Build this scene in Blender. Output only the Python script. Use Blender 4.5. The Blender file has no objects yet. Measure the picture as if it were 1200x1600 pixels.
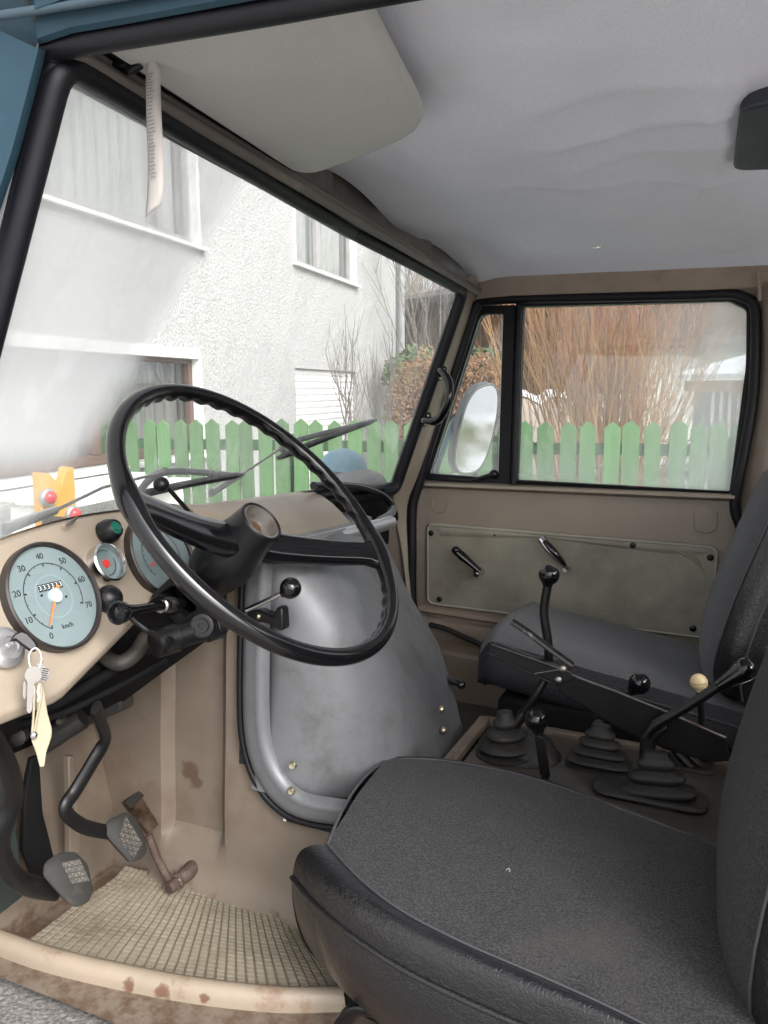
import bpy, bmesh, math, random
from mathutils import Vector as V, Matrix, noise
random.seed(7)
sc = bpy.context.scene
# ------------------------------------------------------------------ camera
F = 1230.0                      # focal length in pixels of the 1200x1600 photograph
def nrm(v): return V(v).normalized()
# the truck stands a little tilted on the ground: cab frame and world frame share the lens as origin
_X = -nrm((-2948, 227, -F)); _Y = nrm((522, 120, -F)); _Y = (_Y - _X * _Y.dot(_X)).normalized(); _Z = _X.cross(_Y)
AC = Matrix((_X, _Y, _Z)).transposed()
psi = math.atan2(522, F * 1.01); th = math.atan((800 - 611) / F); rl = math.radians(0.3)
_f = V((-math.sin(psi) * math.cos(th), math.cos(psi) * math.cos(th), -math.sin(th)))
_r0 = V((math.cos(psi), math.sin(psi), 0)); _u0 = _r0.cross(_f)
_r = _r0 * math.cos(rl) - _u0 * math.sin(rl); _u = _r.cross(_f)
AW = Matrix((_r, _u, -_f))
CAB = (AW.transposed() @ AC).to_4x4()          # cab frame -> world
cam = bpy.data.cameras.new('camera'); co = bpy.data.objects.new('camera', cam); sc.collection.objects.link(co)
co.matrix_world = AW.transposed().to_4x4()
cam.sensor_fit = 'HORIZONTAL'; cam.sensor_width = 36; cam.lens = 36 * F / 1200; cam.clip_start = 0.02; cam.clip_end = 500
sc.camera = co
# ------------------------------------------------------------------ light
SUN_EL, SUN_AZ = math.radians(40), math.radians(60)
w = bpy.data.worlds.new('World'); sc.world = w; w.use_nodes = True
nt = w.node_tree; bg = nt.nodes['Background']
sky = nt.nodes.new('ShaderNodeTexSky'); sky.sky_type = 'NISHITA'; sky.sun_disc = False
sky.sun_elevation = SUN_EL; sky.sun_rotation = math.pi - SUN_AZ; sky.air_density = 1.0; sky.dust_density = 5.0; sky.ozone_density = 1.0
hs = nt.nodes.new('ShaderNodeHueSaturation'); hs.inputs['Saturation'].default_value = 0.22; hs.inputs['Value'].default_value = 1.25
nt.links.new(sky.outputs[0], hs.inputs['Color']); nt.links.new(hs.outputs[0], bg.inputs[0]); bg.inputs[1].default_value = 0.15
sl = bpy.data.lights.new('sun', 'SUN'); sl.energy = 0.6; sl.angle = math.radians(35); sl.color = (1, .97, .93)
so = bpy.data.objects.new('sun', sl); sc.collection.objects.link(so)
so.rotation_euler = (math.pi / 2 - SUN_EL, 0, SUN_AZ)
sc.view_settings.view_transform = 'Standard'; sc.view_settings.look = 'None'; sc.view_settings.gamma = 1
sc.view_settings.exposure = 1.27
try: sc.cycles.max_bounces = 10; sc.cycles.transparent_max_bounces = 16; sc.cycles.diffuse_bounces = 6
except Exception: pass
# ------------------------------------------------------------------ picking helpers
def ray(x, y, A=AC): return A.transposed() @ V(((x - 600) / F, -(y - 800) / F, -1))
def P(x, y, X=None, Y=None, Z=None, A=AC):
    d = ray(x, y, A)
    t = X / d.x if X is not None else (Y / d.y if Y is not None else Z / d.z)
    return d * t
def PP(x, y, c, n, A=AC):
    d = ray(x, y, A); n = V(n); return d * (n.dot(V(c)) / n.dot(d))
# ------------------------------------------------------------------ materials
MATS = {}
def mat(name, col, rough=.6, metal=0, bump=0, bscale=60, dirt=None, dscale=6, dlo=.45, dhi=.7, var=.12, vscale=9, coat=0, spec=None, stretch=None, fine=0, sheen=0, fcol=None):
    if name in MATS: return MATS[name]
    m = bpy.data.materials.new(name); m.use_nodes = True; MATS[name] = m
    n = m.node_tree.nodes; l = m.node_tree.links; b = n['Principled BSDF']
    tc = n.new('ShaderNodeTexCoord'); src = tc.outputs['Object']
    if stretch:
        mp = n.new('ShaderNodeMapping'); mp.inputs['Scale'].default_value = stretch; l.new(src, mp.inputs[0]); src = mp.outputs[0]
    def noi(s, d=4, r=.55):
        t = n.new('ShaderNodeTexNoise'); t.inputs['Scale'].default_value = s; t.inputs['Detail'].default_value = d; t.inputs['Roughness'].default_value = r
        l.new(src, t.inputs['Vector']); return t
    def mix(f, a, bb, mode='MIX'):
        x = n.new('ShaderNodeMix'); x.data_type = 'RGBA'; x.blend_type = mode
        if isinstance(f, (int, float)): x.inputs[0].default_value = f
        else: l.new(f, x.inputs[0])
        for k, c in ((6, a), (7, bb)):
            if isinstance(c, tuple): x.inputs[k].default_value = (*c, 1)
            else: l.new(c, x.inputs[k])
        return x.outputs[2]
    def ramp(s, lo, hi):
        r = n.new('ShaderNodeMapRange'); r.inputs[1].default_value = lo; r.inputs[2].default_value = hi; l.new(s, r.inputs[0]); return r.outputs[0]
    v = noi(vscale, 5)
    c = mix(ramp(v.outputs[0], .3, .7), tuple(x * (1 - var) for x in col), tuple(min(1, x * (1 + var)) for x in col))
    if fine:
        fn = noi(fine, 2, .6); c = mix(ramp(fn.outputs[0], .42, .62), c, fcol or tuple(min(1, x * 1.9) for x in col))
    if dirt:
        d = noi(dscale, 8, .68); c = mix(ramp(d.outputs[0], dlo, dhi), c, dirt)
    l.new(c, b.inputs['Base Color'])
    rn = noi(vscale * 2.3, 6); rr = n.new('ShaderNodeMapRange'); rr.inputs[3].default_value = max(.03, rough - .09); rr.inputs[4].default_value = min(1, rough + .12)
    l.new(rn.outputs[0], rr.inputs[0]); l.new(rr.outputs[0], b.inputs['Roughness'])
    b.inputs['Metallic'].default_value = metal; b.inputs['Coat Weight'].default_value = coat; b.inputs['Coat Roughness'].default_value = .15
    if spec is not None: b.inputs['Specular IOR Level'].default_value = spec
    if sheen: b.inputs['Sheen Weight'].default_value = sheen
    if bump:
        bn = noi(bscale, 3); bp = n.new('ShaderNodeBump'); bp.inputs['Strength'].default_value = bump; bp.inputs['Distance'].default_value = .004
        l.new(bn.outputs[0], bp.inputs['Height']); l.new(bp.outputs[0], b.inputs['Normal'])
    m['_b'] = 1
    return m
RUST = (.09, .045, .025)
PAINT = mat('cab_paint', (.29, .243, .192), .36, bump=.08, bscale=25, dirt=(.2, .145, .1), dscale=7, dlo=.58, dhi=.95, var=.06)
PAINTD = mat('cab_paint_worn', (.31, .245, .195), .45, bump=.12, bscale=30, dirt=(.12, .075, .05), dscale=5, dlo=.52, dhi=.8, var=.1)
PAINTF = mat('cab_paint_shaded', (.165, .133, .104), .5, bump=.15, bscale=35, dirt=(.10, .06, .04), dscale=5.5, dlo=.5, dhi=.8, var=.12)  # cab paint made darker: the shade of the footwell is in the colour
HEADM = mat('header_paint', (.15, .13, .115), .5, bump=.1, dirt=(.34, .30, .25), dscale=8, dlo=.55, dhi=.75, stretch=(1, .5, 1))
SILLP = mat('sill_paint', (.27, .222, .17), .4, bump=.2, bscale=40, dirt=(.16, .07, .04), dscale=13, dlo=.56, dhi=.7, var=.12)
BLUE = mat('blue_paint', (.022, .056, .082), .55, dirt=(.07, .13, .17), dscale=14, dlo=.62, dhi=.85, var=.15, spec=.3)
BLUEL = mat('blue_dome_paint', (.16, .33, .43), .45, var=.08)
RUB = mat('black_rubber', (.004, .004, .007), .5, bump=.12, bscale=70, dirt=(.022, .021, .022), dscale=14, dlo=.62, dhi=.9, spec=.35)
RUBD = mat('dusty_rubber', (.022, .021, .02), .55, bump=.2, bscale=60, dirt=(.085, .068, .052), dscale=12, dlo=.5, dhi=.82, spec=.4)
BLK = mat('black_paint', (.005, .005, .006), .38, bump=.08, dirt=(.04, .03, .024), dscale=14, dlo=.66, dhi=.9, spec=.4)
BLKD = mat('dull_black', (.004, .004, .0045), .8, dirt=(.014, .012, .011), dscale=10, dlo=.5, dhi=.9, spec=.2)
BAK = mat('black_bakelite', (.004, .004, .005), .13, bump=.03, bscale=15, coat=.15, dirt=(.014, .013, .012), dscale=12, dlo=.62, dhi=.9)
BAKS = mat('satin_bakelite', (.005, .005, .006), .34, bump=.04, bscale=30, dirt=(.02, .019, .018), dscale=20, dlo=.6, dhi=.9, spec=.4)
LINER = mat('headliner_cloth', (.81, .82, .90), .92, bump=.5, bscale=420, var=.04, vscale=3, fine=300, fcol=(.85, .86, .93), dirt=(.74, .745, .80), dscale=3, dlo=.5, dhi=.8)
VISM = mat('visor_vinyl', (.53, .525, .50), .7, bump=.25, bscale=250, var=.05, vscale=4, dirt=(.40, .385, .35), dscale=6, dlo=.58, dhi=.9)
CARD = mat('door_card_vinyl', (.30, .28, .222), .5, bump=.2, bscale=120, dirt=(.15, .135, .10), dscale=6, dlo=.45, dhi=.8, var=.09)
ENG = mat('engine_cover_paint', (.165, .17, .182), .45, metal=.25, bump=.10, bscale=11, dirt=(.085, .082, .078), dscale=9, dlo=.48, dhi=.72, var=.14, coat=.05)
FLOORM = mat('rubber_floor', (.085, .08, .072), .7, bump=.35, bscale=45, dirt=(.17, .13, .095), dscale=7, dlo=.48, dhi=.75)
STEPM = mat('step_rubber', (.125, .12, .115), .75, bump=.8, bscale=150, dirt=(.27, .23, .18), dscale=9, dlo=.6, dhi=.78, fine=180)
MATM = mat('waffle_mat', (.255, .225, .17), .6, bump=.25, bscale=90, dirt=(.13, .105, .075), dscale=8, dlo=.48, dhi=.75, var=.14)
GROOVE = mat('waffle_mat_groove', (.14, .115, .08), .8)
CHROME = mat('chrome', (.62, .62, .62), .16, metal=1, dirt=(.3, .28, .26), dscale=25, dlo=.6, dhi=.9)
STEEL = mat('bare_steel', (.33, .31, .29), .35, metal=1, dirt=(.16, .10, .07), dscale=18, dlo=.5, dhi=.7)
ALU = mat('aluminium', (.56, .56, .57), .38, metal=.85, bump=.05)
BRASS = mat('zinc_screw', (.55, .5, .36), .35, metal=1)
DIAL = mat('dial_face', (.20, .245, .255), .5, var=.04)
DARKT = mat('dial_print', (.02, .025, .03), .6)
ORANGE = mat('needle_orange', (.80, .20, .06), .5)
REDM = mat('needle_red', (.75, .05, .04), .5)
BEZ = mat('gauge_bezel', (.018, .014, .013), .4, dirt=(.08, .06, .048), dscale=16, dlo=.55, dhi=.85)
FAB = mat('driver_seat_fabric', (.011, .011, .013), .95, bump=.9, bscale=520, fine=430, fcol=(.05, .05, .053), dirt=(.06, .055, .049), dscale=6, dlo=.54, dhi=.85, sheen=.05, var=.2, vscale=5)
PFAB = mat('passenger_seat_fabric', (.030, .033, .042), .95, bump=.7, bscale=420, fine=380, fcol=(.066, .071, .086), sheen=.25, var=.15, vscale=6)
VIN = mat('seat_vinyl', (.018, .018, .02), .36, bump=.55, bscale=110, dirt=(.06, .055, .05), dscale=10, dlo=.6, dhi=.9)
def crinkle(m, scale, dist):
    n = m.node_tree.nodes; l = m.node_tree.links; tc = n.new('ShaderNodeTexCoord'); nz = n.new('ShaderNodeTexNoise'); nz.inputs['Scale'].default_value = scale * .4
    l.new(tc.outputs['Object'], nz.inputs['Vector']); mx = n.new('ShaderNodeMix'); mx.data_type = 'RGBA'; mx.inputs[0].default_value = .02; l.new(tc.outputs['Object'], mx.inputs[6]); l.new(nz.outputs['Color'], mx.inputs[7])
    vo = n.new('ShaderNodeTexVoronoi'); vo.feature = 'DISTANCE_TO_EDGE'; vo.inputs['Scale'].default_value = scale; l.new(mx.outputs[2], vo.inputs['Vector'])
    mr = n.new('ShaderNodeMapRange'); mr.inputs[2].default_value = .16; l.new(vo.outputs['Distance'], mr.inputs[0])
    old = [x for x in n if x.type == 'BUMP'][0]; bp = n.new('ShaderNodeBump'); bp.inputs['Strength'].default_value = .7; bp.inputs['Distance'].default_value = dist
    l.new(mr.outputs[0], bp.inputs['Height']); l.new(old.outputs[0], bp.inputs['Normal']); l.new(bp.outputs[0], n['Principled BSDF'].inputs['Normal'])
VIN = mat('seat_vinyl_grained', (.006, .006, .0075), .30, bump=.35, bscale=60, dirt=(.035, .034, .033), dscale=10, dlo=.6, dhi=.9, spec=.7, coat=.25)
crinkle(VIN, 150, .0004)
CREAM = mat('cream_plastic', (.72, .58, .33), .35)
GREEN = mat('green_lens', (.01, .12, .08), .2, coat=.4)
LEATH = mat('cream_leather', (.27, .235, .16), .6, bump=.2, bscale=200)
PAPER = mat('paper', (.52, .49, .46), .8, var=.04)
INK = mat('ink', (.28, .26, .25), .8)
PEN = mat('pen_mark', (.03, .025, .022), .7)
DKGLASS = mat('dark_plastic_lens', (.028, .032, .045), .5)
# outside
WALLM = mat('roughcast_render', (.47, .47, .465), .95, bump=.8, bscale=42, var=.02, vscale=2, fine=60, fcol=(.33, .33, .325), dirt=(.40, .395, .385), dscale=.8, dlo=.45, dhi=.8)
for nd in WALLM.node_tree.nodes:
    if nd.type == 'BUMP': nd.inputs['Distance'].default_value = .022
TRIM = mat('white_trim', (.78, .78, .76), .6, var=.03)
BROWNW = mat('brown_window_wood', (.11, .065, .05), .5)
CURT = mat('net_curtain', (.50, .505, .50), .9, bump=.2, stretch=(9, 9, .4), vscale=4, var=.12)
PANE = mat('window_pane', (.10, .12, .12), .08, spec=.8)
SHUT = mat('roller_shutter', (.72, .72, .72), .55, var=.03)
PIPE = mat('zinc_downpipe', (.33, .34, .35), .5)
FENCE = mat('green_fence_paint', (.095, .20, .08), .6, bump=.2, bscale=30, stretch=(8, 8, 1), var=.16, vscale=5, dirt=(.13, .22, .11), dscale=6, dlo=.5, dhi=.8)
FENCED = mat('green_rail_paint', (.05, .11, .05), .6, var=.1)
TWIG = mat('shrub_twig', (.38, .245, .13), .8, var=.3, vscale=2, bump=.2)
TWIGR = mat('shrub_twig_red', (.37, .155, .10), .8, var=.25, vscale=2)
GREYTW = mat('grey_twig', (.20, .18, .165), .85, var=.2)
HEDGE = mat('dry_beech_leaves', (.25, .145, .085), .9, var=.4, vscale=12)
HEDGED = mat('dry_hedge_core', (.12, .07, .045), .95, var=.3)
IVY = mat('ivy_leaves', (.08, .115, .045), .6, var=.4, vscale=9)
BARN = mat('weathered_boards', (.20, .125, .075), .85, bump=.5, bscale=9, stretch=(5, 5, .25), var=.35, vscale=7, dirt=(.09, .06, .045), dscale=8, dlo=.45, dhi=.7)
ROOFT = mat('brown_roof_tiles', (.10, .085, .08), .85, var=.2, vscale=6)
GRASS = mat('winter_grass', (.11, .13, .05), .9, bump=1, bscale=25, dirt=(.8, .81, .84), dscale=1.3, dlo=.47, dhi=.53, var=.3, vscale=14)
PAVE = mat('paving', (.30, .29, .28), .8, bump=.4, bscale=30, dirt=(.75, .76, .78), dscale=.7, dlo=.58, dhi=.62)
SNOW = mat('snow', (.84, .86, .90), .7, bump=.6, bscale=6, var=.02)
YEL = mat('yellow_board', (.66, .36, .05), .55, var=.1)
REDL = mat('red_lamp_lens', (.65, .03, .04), .25, coat=.4)
WOODT = mat('tan_timber', (.48, .30, .17), .8, stretch=(1, 1, 8), var=.15)

def brickify(m, scale, mortar, mcol, bw=.5, rh=.25):
    n = m.node_tree.nodes; l = m.node_tree.links; b = n['Principled BSDF']; base = b.inputs['Base Color'].links[0].from_socket
    tc = n.new('ShaderNodeTexCoord'); br = n.new('ShaderNodeTexBrick'); br.inputs['Scale'].default_value = scale; br.inputs['Mortar Size'].default_value = mortar
    br.inputs['Brick Width'].default_value = bw; br.inputs['Row Height'].default_value = rh; l.new(tc.outputs['Object'], br.inputs[0])
    x = n.new('ShaderNodeMix'); x.data_type = 'RGBA'; l.new(br.outputs['Fac'], x.inputs[0]); l.new(base, x.inputs[6]); x.inputs[7].default_value = (*mcol, 1); l.new(x.outputs[2], b.inputs['Base Color'])
def perobj(m, amt):
    n = m.node_tree.nodes; l = m.node_tree.links; b = n['Principled BSDF']; base = b.inputs['Base Color'].links[0].from_socket
    oi = n.new('ShaderNodeObjectInfo'); mr = n.new('ShaderNodeMapRange'); mr.inputs[3].default_value = 1 - amt; mr.inputs[4].default_value = 1 + amt; l.new(oi.outputs['Random'], mr.inputs[0])
    h = n.new('ShaderNodeHueSaturation'); l.new(mr.outputs[0], h.inputs['Value']); l.new(base, h.inputs['Color']); l.new(h.outputs[0], b.inputs['Base Color'])
    ad = n.new('ShaderNodeMapRange'); ad.inputs[3].default_value = 1 - amt * .6; ad.inputs[4].default_value = 1 + amt * .3; l.new(oi.outputs['Random'], ad.inputs[0]); l.new(ad.outputs[0], h.inputs['Saturation'])
perobj(FENCE, .2)
def stain(m, spots, col, zgrime=None):
    n = m.node_tree.nodes; l = m.node_tree.links; b = n['Principled BSDF']
    tc = n.new('ShaderNodeTexCoord'); nz = n.new('ShaderNodeTexNoise'); nz.inputs['Scale'].default_value = 45; nz.inputs['Detail'].default_value = 8; nz.inputs['Roughness'].default_value = .7; l.new(tc.outputs['Object'], nz.inputs['Vector'])
    def M(op, a, c=None, cl=False):
        x = n.new('ShaderNodeMath'); x.operation = op; x.use_clamp = cl
        for i, v in enumerate((a, c)):
            if v is None: continue
            if isinstance(v, (int, float)): x.inputs[i].default_value = v
            else: l.new(v, x.inputs[i])
        return x.outputs[0]
    masks = []
    for c, r in spots:
        d = n.new('ShaderNodeVectorMath'); d.operation = 'DISTANCE'; l.new(tc.outputs['Object'], d.inputs[0]); d.inputs[1].default_value = tuple(c)
        e = M('SUBTRACT', 1.0, M('DIVIDE', d.outputs['Value'], r)); masks.append(M('MULTIPLY', M('ADD', e, M('MULTIPLY', M('SUBTRACT', nz.outputs[0], .52), 5.0)), 2.0, True) if r < 0 else M('MULTIPLY', M('SUBTRACT', M('ADD', e, M('MULTIPLY', nz.outputs[0], 1.6)), 1.15), 4.0, True))
    if zgrime is not None:
        sp = n.new('ShaderNodeSeparateXYZ'); l.new(tc.outputs['Object'], sp.inputs[0]); e = M('DIVIDE', M('SUBTRACT', zgrime, sp.outputs[2]), .03)
        masks.append(M('MULTIPLY', M('ADD', e, M('MULTIPLY', M('SUBTRACT', nz.outputs[0], .5), 4.0)), 1.5, True))
    tot = masks[0]
    for q in masks[1:]: tot = M('MAXIMUM', tot, q)
    tot = M('MULTIPLY', tot, .8)
    base = b.inputs['Base Color'].links[0].from_socket
    x = n.new('ShaderNodeMix'); x.data_type = 'RGBA'; l.new(tot, x.inputs[0]); l.new(base, x.inputs[6]); x.inputs[7].default_value = (*col, 1); l.new(x.outputs[2], b.inputs['Base Color'])
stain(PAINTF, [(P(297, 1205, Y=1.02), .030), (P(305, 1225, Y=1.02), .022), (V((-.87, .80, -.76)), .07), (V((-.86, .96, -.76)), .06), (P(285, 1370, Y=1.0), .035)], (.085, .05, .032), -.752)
stain(SILLP, [(P(200, 1540, Z=-.75), .018), (P(250, 1552, Z=-.75), .022), (P(535, 1558, Z=-.75), .022), (P(395, 1556, Z=-.75), .012), (P(60, 1495, Z=-.75), .010), (P(320, 1560, Z=-.75), .012), (P(130, 1512, Z=-.75), .008)], (.10, .04, .02))
brickify(PAVE, 4, .02, (.12, .12, .11))

def glassmat(name, tint=(.95, .97, .96), gl=.06, fog=None):
    m = bpy.data.materials.new(name); m.use_nodes = True; n = m.node_tree.nodes; l = m.node_tree.links
    for x in list(n):
        if x.type == 'BSDF_PRINCIPLED': n.remove(x)
    out = [x for x in n if x.type == 'OUTPUT_MATERIAL'][0]
    tr = n.new('ShaderNodeBsdfTransparent'); tr.inputs[0].default_value = (*tint, 1)
    g = n.new('ShaderNodeBsdfGlossy'); g.inputs['Roughness'].default_value = .02
    lw_ = n.new('ShaderNodeLayerWeight'); pw = n.new('ShaderNodeMath'); pw.operation = 'POWER'; pw.inputs[1].default_value = 5; l.new(lw_.outputs['Facing'], pw.inputs[0])
    lw_.inputs[0].default_value = .5
    ml = n.new('ShaderNodeMath'); ml.operation = 'MULTIPLY_ADD'; ml.inputs[1].default_value = .8; ml.inputs[2].default_value = gl; ml.use_clamp = True
    l.new(pw.outputs[0], ml.inputs[0])
    mx = n.new('ShaderNodeMixShader'); l.new(ml.outputs[0], mx.inputs[0]); l.new(tr.outputs[0], mx.inputs[1]); l.new(g.outputs[0], mx.inputs[2])
    res = mx.outputs[0]
    if fog: 
        f = fog(n, l)
        tl = n.new('ShaderNodeBsdfTranslucent'); tl.inputs[0].default_value = (.86, .88, .89, 1)
        df = n.new('ShaderNodeBsdfDiffuse'); df.inputs[0].default_value = (.75, .77, .78, 1)
        m2 = n.new('ShaderNodeMixShader'); m2.inputs[0].default_value = .45; l.new(tl.outputs[0], m2.inputs[1]); l.new(df.outputs[0], m2.inputs[2])
        m3 = n.new('ShaderNodeMixShader'); l.new(f, m3.inputs[0]); l.new(res, m3.inputs[1]); l.new(m2.outputs[0], m3.inputs[2]); res = m3.outputs[0]
    l.new(res, out.inputs[0]); return m
def mathn(n, l, op, a, b=None, clamp=False):
    x = n.new('ShaderNodeMath'); x.operation = op; x.use_clamp = clamp
    for i, v in enumerate((a, b)):
        if v is None: continue
        if isinstance(v, (int, float)): x.inputs[i].default_value = v
        else: l.new(v, x.inputs[i])
    return x.outputs[0]
def fog_wind(n, l):
    tc = n.new('ShaderNodeTexCoord'); sp = n.new('ShaderNodeSeparateXYZ'); l.new(tc.outputs['Object'], sp.inputs[0])
    mp = n.new('ShaderNodeMapping'); mp.inputs['Scale'].default_value = (1, 1, .3); mp.inputs['Rotation'].default_value = (.25, 0, 0); l.new(tc.outputs['Object'], mp.inputs[0])
    n1 = n.new('ShaderNodeTexNoise'); n1.inputs['Scale'].default_value = 4; n1.inputs['Detail'].default_value = 6; l.new(mp.outputs[0], n1.inputs[0])
    n2 = n.new('ShaderNodeTexNoise'); n2.inputs['Scale'].default_value = 25; n2.inputs['Detail'].default_value = 5; l.new(mp.outputs[0], n2.inputs[0])
    y, z = sp.outputs[1], sp.outputs[2]
    # breath-fogged patch: bounded on the passenger side by an edge that widens upward
    # edge: y < FOG_A + FOG_B*(z)
    edge = mathn(n, l, 'ADD', mathn(n, l, 'MULTIPLY', z, .42), .815)
    d = mathn(n, l, 'SUBTRACT', edge, y)
    d = mathn(n, l, 'ADD', d, mathn(n, l, 'MULTIPLY', mathn(n, l, 'SUBTRACT', n1.outputs[0], .5), .12))
    r = n.new('ShaderNodeMapRange'); r.interpolation_type = 'SMOOTHSTEP'; r.inputs[1].default_value = -.035; r.inputs[2].default_value = .06; l.new(d, r.inputs[0])
    # thins near the top
    zt = n.new('ShaderNodeMapRange'); zt.inputs[1].default_value = .23; zt.inputs[2].default_value = .02; zt.inputs[3].default_value = .62; zt.inputs[4].default_value = .93; l.new(z, zt.inputs[0])
    zb = n.new('ShaderNodeMapRange'); zb.interpolation_type = 'SMOOTHSTEP'; zb.inputs[1].default_value = -.085; zb.inputs[2].default_value = -.025; zb.inputs[3].default_value = .34; l.new(z, zb.inputs[0])
    a = mathn(n, l, 'MULTIPLY', mathn(n, l, 'MULTIPLY', r.outputs[0], zt.outputs[0]), zb.outputs[0])
    sm = n.new('ShaderNodeMapRange'); sm.inputs[1].default_value = .35; sm.inputs[2].default_value = .75; sm.inputs[3].default_value = .09; sm.inputs[4].default_value = .28; l.new(n1.outputs[0], sm.inputs[0])
    s2 = n.new('ShaderNodeMapRange'); s2.inputs[1].default_value = .5; s2.inputs[2].default_value = .8; s2.inputs[3].default_value = 0; s2.inputs[4].default_value = .18; l.new(n2.outputs[0], s2.inputs[0])
    return mathn(n, l, 'ADD', mathn(n, l, 'MAXIMUM', a, sm.outputs[0]), s2.outputs[0], True)
def fog_side(n, l):
    tc = n.new('ShaderNodeTexCoord'); sp = n.new('ShaderNodeSeparateXYZ'); l.new(tc.outputs['Object'], sp.inputs[0])
    n1 = n.new('ShaderNodeTexNoise'); n1.inputs['Scale'].default_value = 5; n1.inputs['Detail'].default_value = 6; l.new(tc.outputs['Object'], n1.inputs[0])
    r = n.new('ShaderNodeMapRange'); r.inputs[1].default_value = -.2; r.inputs[2].default_value = .06; r.inputs[3].default_value = .04; r.inputs[4].default_value = .42; l.new(sp.outputs[0], r.inputs[0])
    zb = n.new('ShaderNodeMapRange'); zb.inputs[1].default_value = 0; zb.inputs[2].default_value = -.13; zb.inputs[3].default_value = 0; zb.inputs[4].default_value = .22; l.new(sp.outputs[2], zb.inputs[0])
    s = mathn(n, l, 'ADD', r.outputs[0], mathn(n, l, 'MULTIPLY', mathn(n, l, 'SUBTRACT', n1.outputs[0], .45), .25), True)
    return mathn(n, l, 'ADD', s, zb.outputs[0], True)
GL_WIND = glassmat('windscreen_glass', (.86, .875, .87), .05, fog_wind)
GL_SIDE = glassmat('side_glass', (.86, .875, .87), .05, fog_side)
GL_DIAL = glassmat('dial_glass', (.97, .98, .98), .008)
MIRR = mat('mirror_silver', (.9, .9, .9), .02, metal=1, var=0)
# ------------------------------------------------------------------ mesh helpers
def cat(pts, n=6, closed=False):
    pts = [V(p) for p in pts]; out = []; m = len(pts)
    rng = range(m if closed else m - 1)
    for i in rng:
        if closed: a, b, c, d = (pts[(i + k) % m] for k in (-1, 0, 1, 2))
        else: a, b, c, d = pts[max(i - 1, 0)], pts[i], pts[i + 1], pts[min(i + 2, m - 1)]
        for k in range(n):
            t = k / n
            out.append(.5 * ((2 * b) + (c - a) * t + (2 * a - 5 * b + 4 * c - d) * t * t + (3 * b - a - 3 * c + d) * t ** 3))
    if not closed: out.append(pts[-1])
    return out
def resamp(pts, n):
    pts = [V(p) for p in pts]; L = [0]
    for a, b in zip(pts, pts[1:]): L.append(L[-1] + (b - a).length)
    out = []
    for k in range(n):
        s = L[-1] * k / (n - 1); i = 0
        while i < len(L) - 2 and L[i + 1] < s: i += 1
        t = (s - L[i]) / max(1e-9, L[i + 1] - L[i]); out.append(pts[i].lerp(pts[i + 1], min(1, max(0, t))))
    return out
def rpoly(pts, r, n=5):
    """closed polygon with rounded corners"""
    pts = [V(p) for p in pts]; out = []; m = len(pts)
    for i in range(m):
        a, b, c = pts[i - 1], pts[i], pts[(i + 1) % m]
        rr = r[i] if isinstance(r, (list, tuple)) else r
        u, v = (a - b), (c - b); k = min(rr, u.length * .48, v.length * .48)
        p, q = b + u.normalized() * k, b + v.normalized() * k
        for j in range(n + 1):
            t = j / n; out.append(p * (1 - t) ** 2 + b * 2 * t * (1 - t) + q * t * t)
    return out
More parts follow.
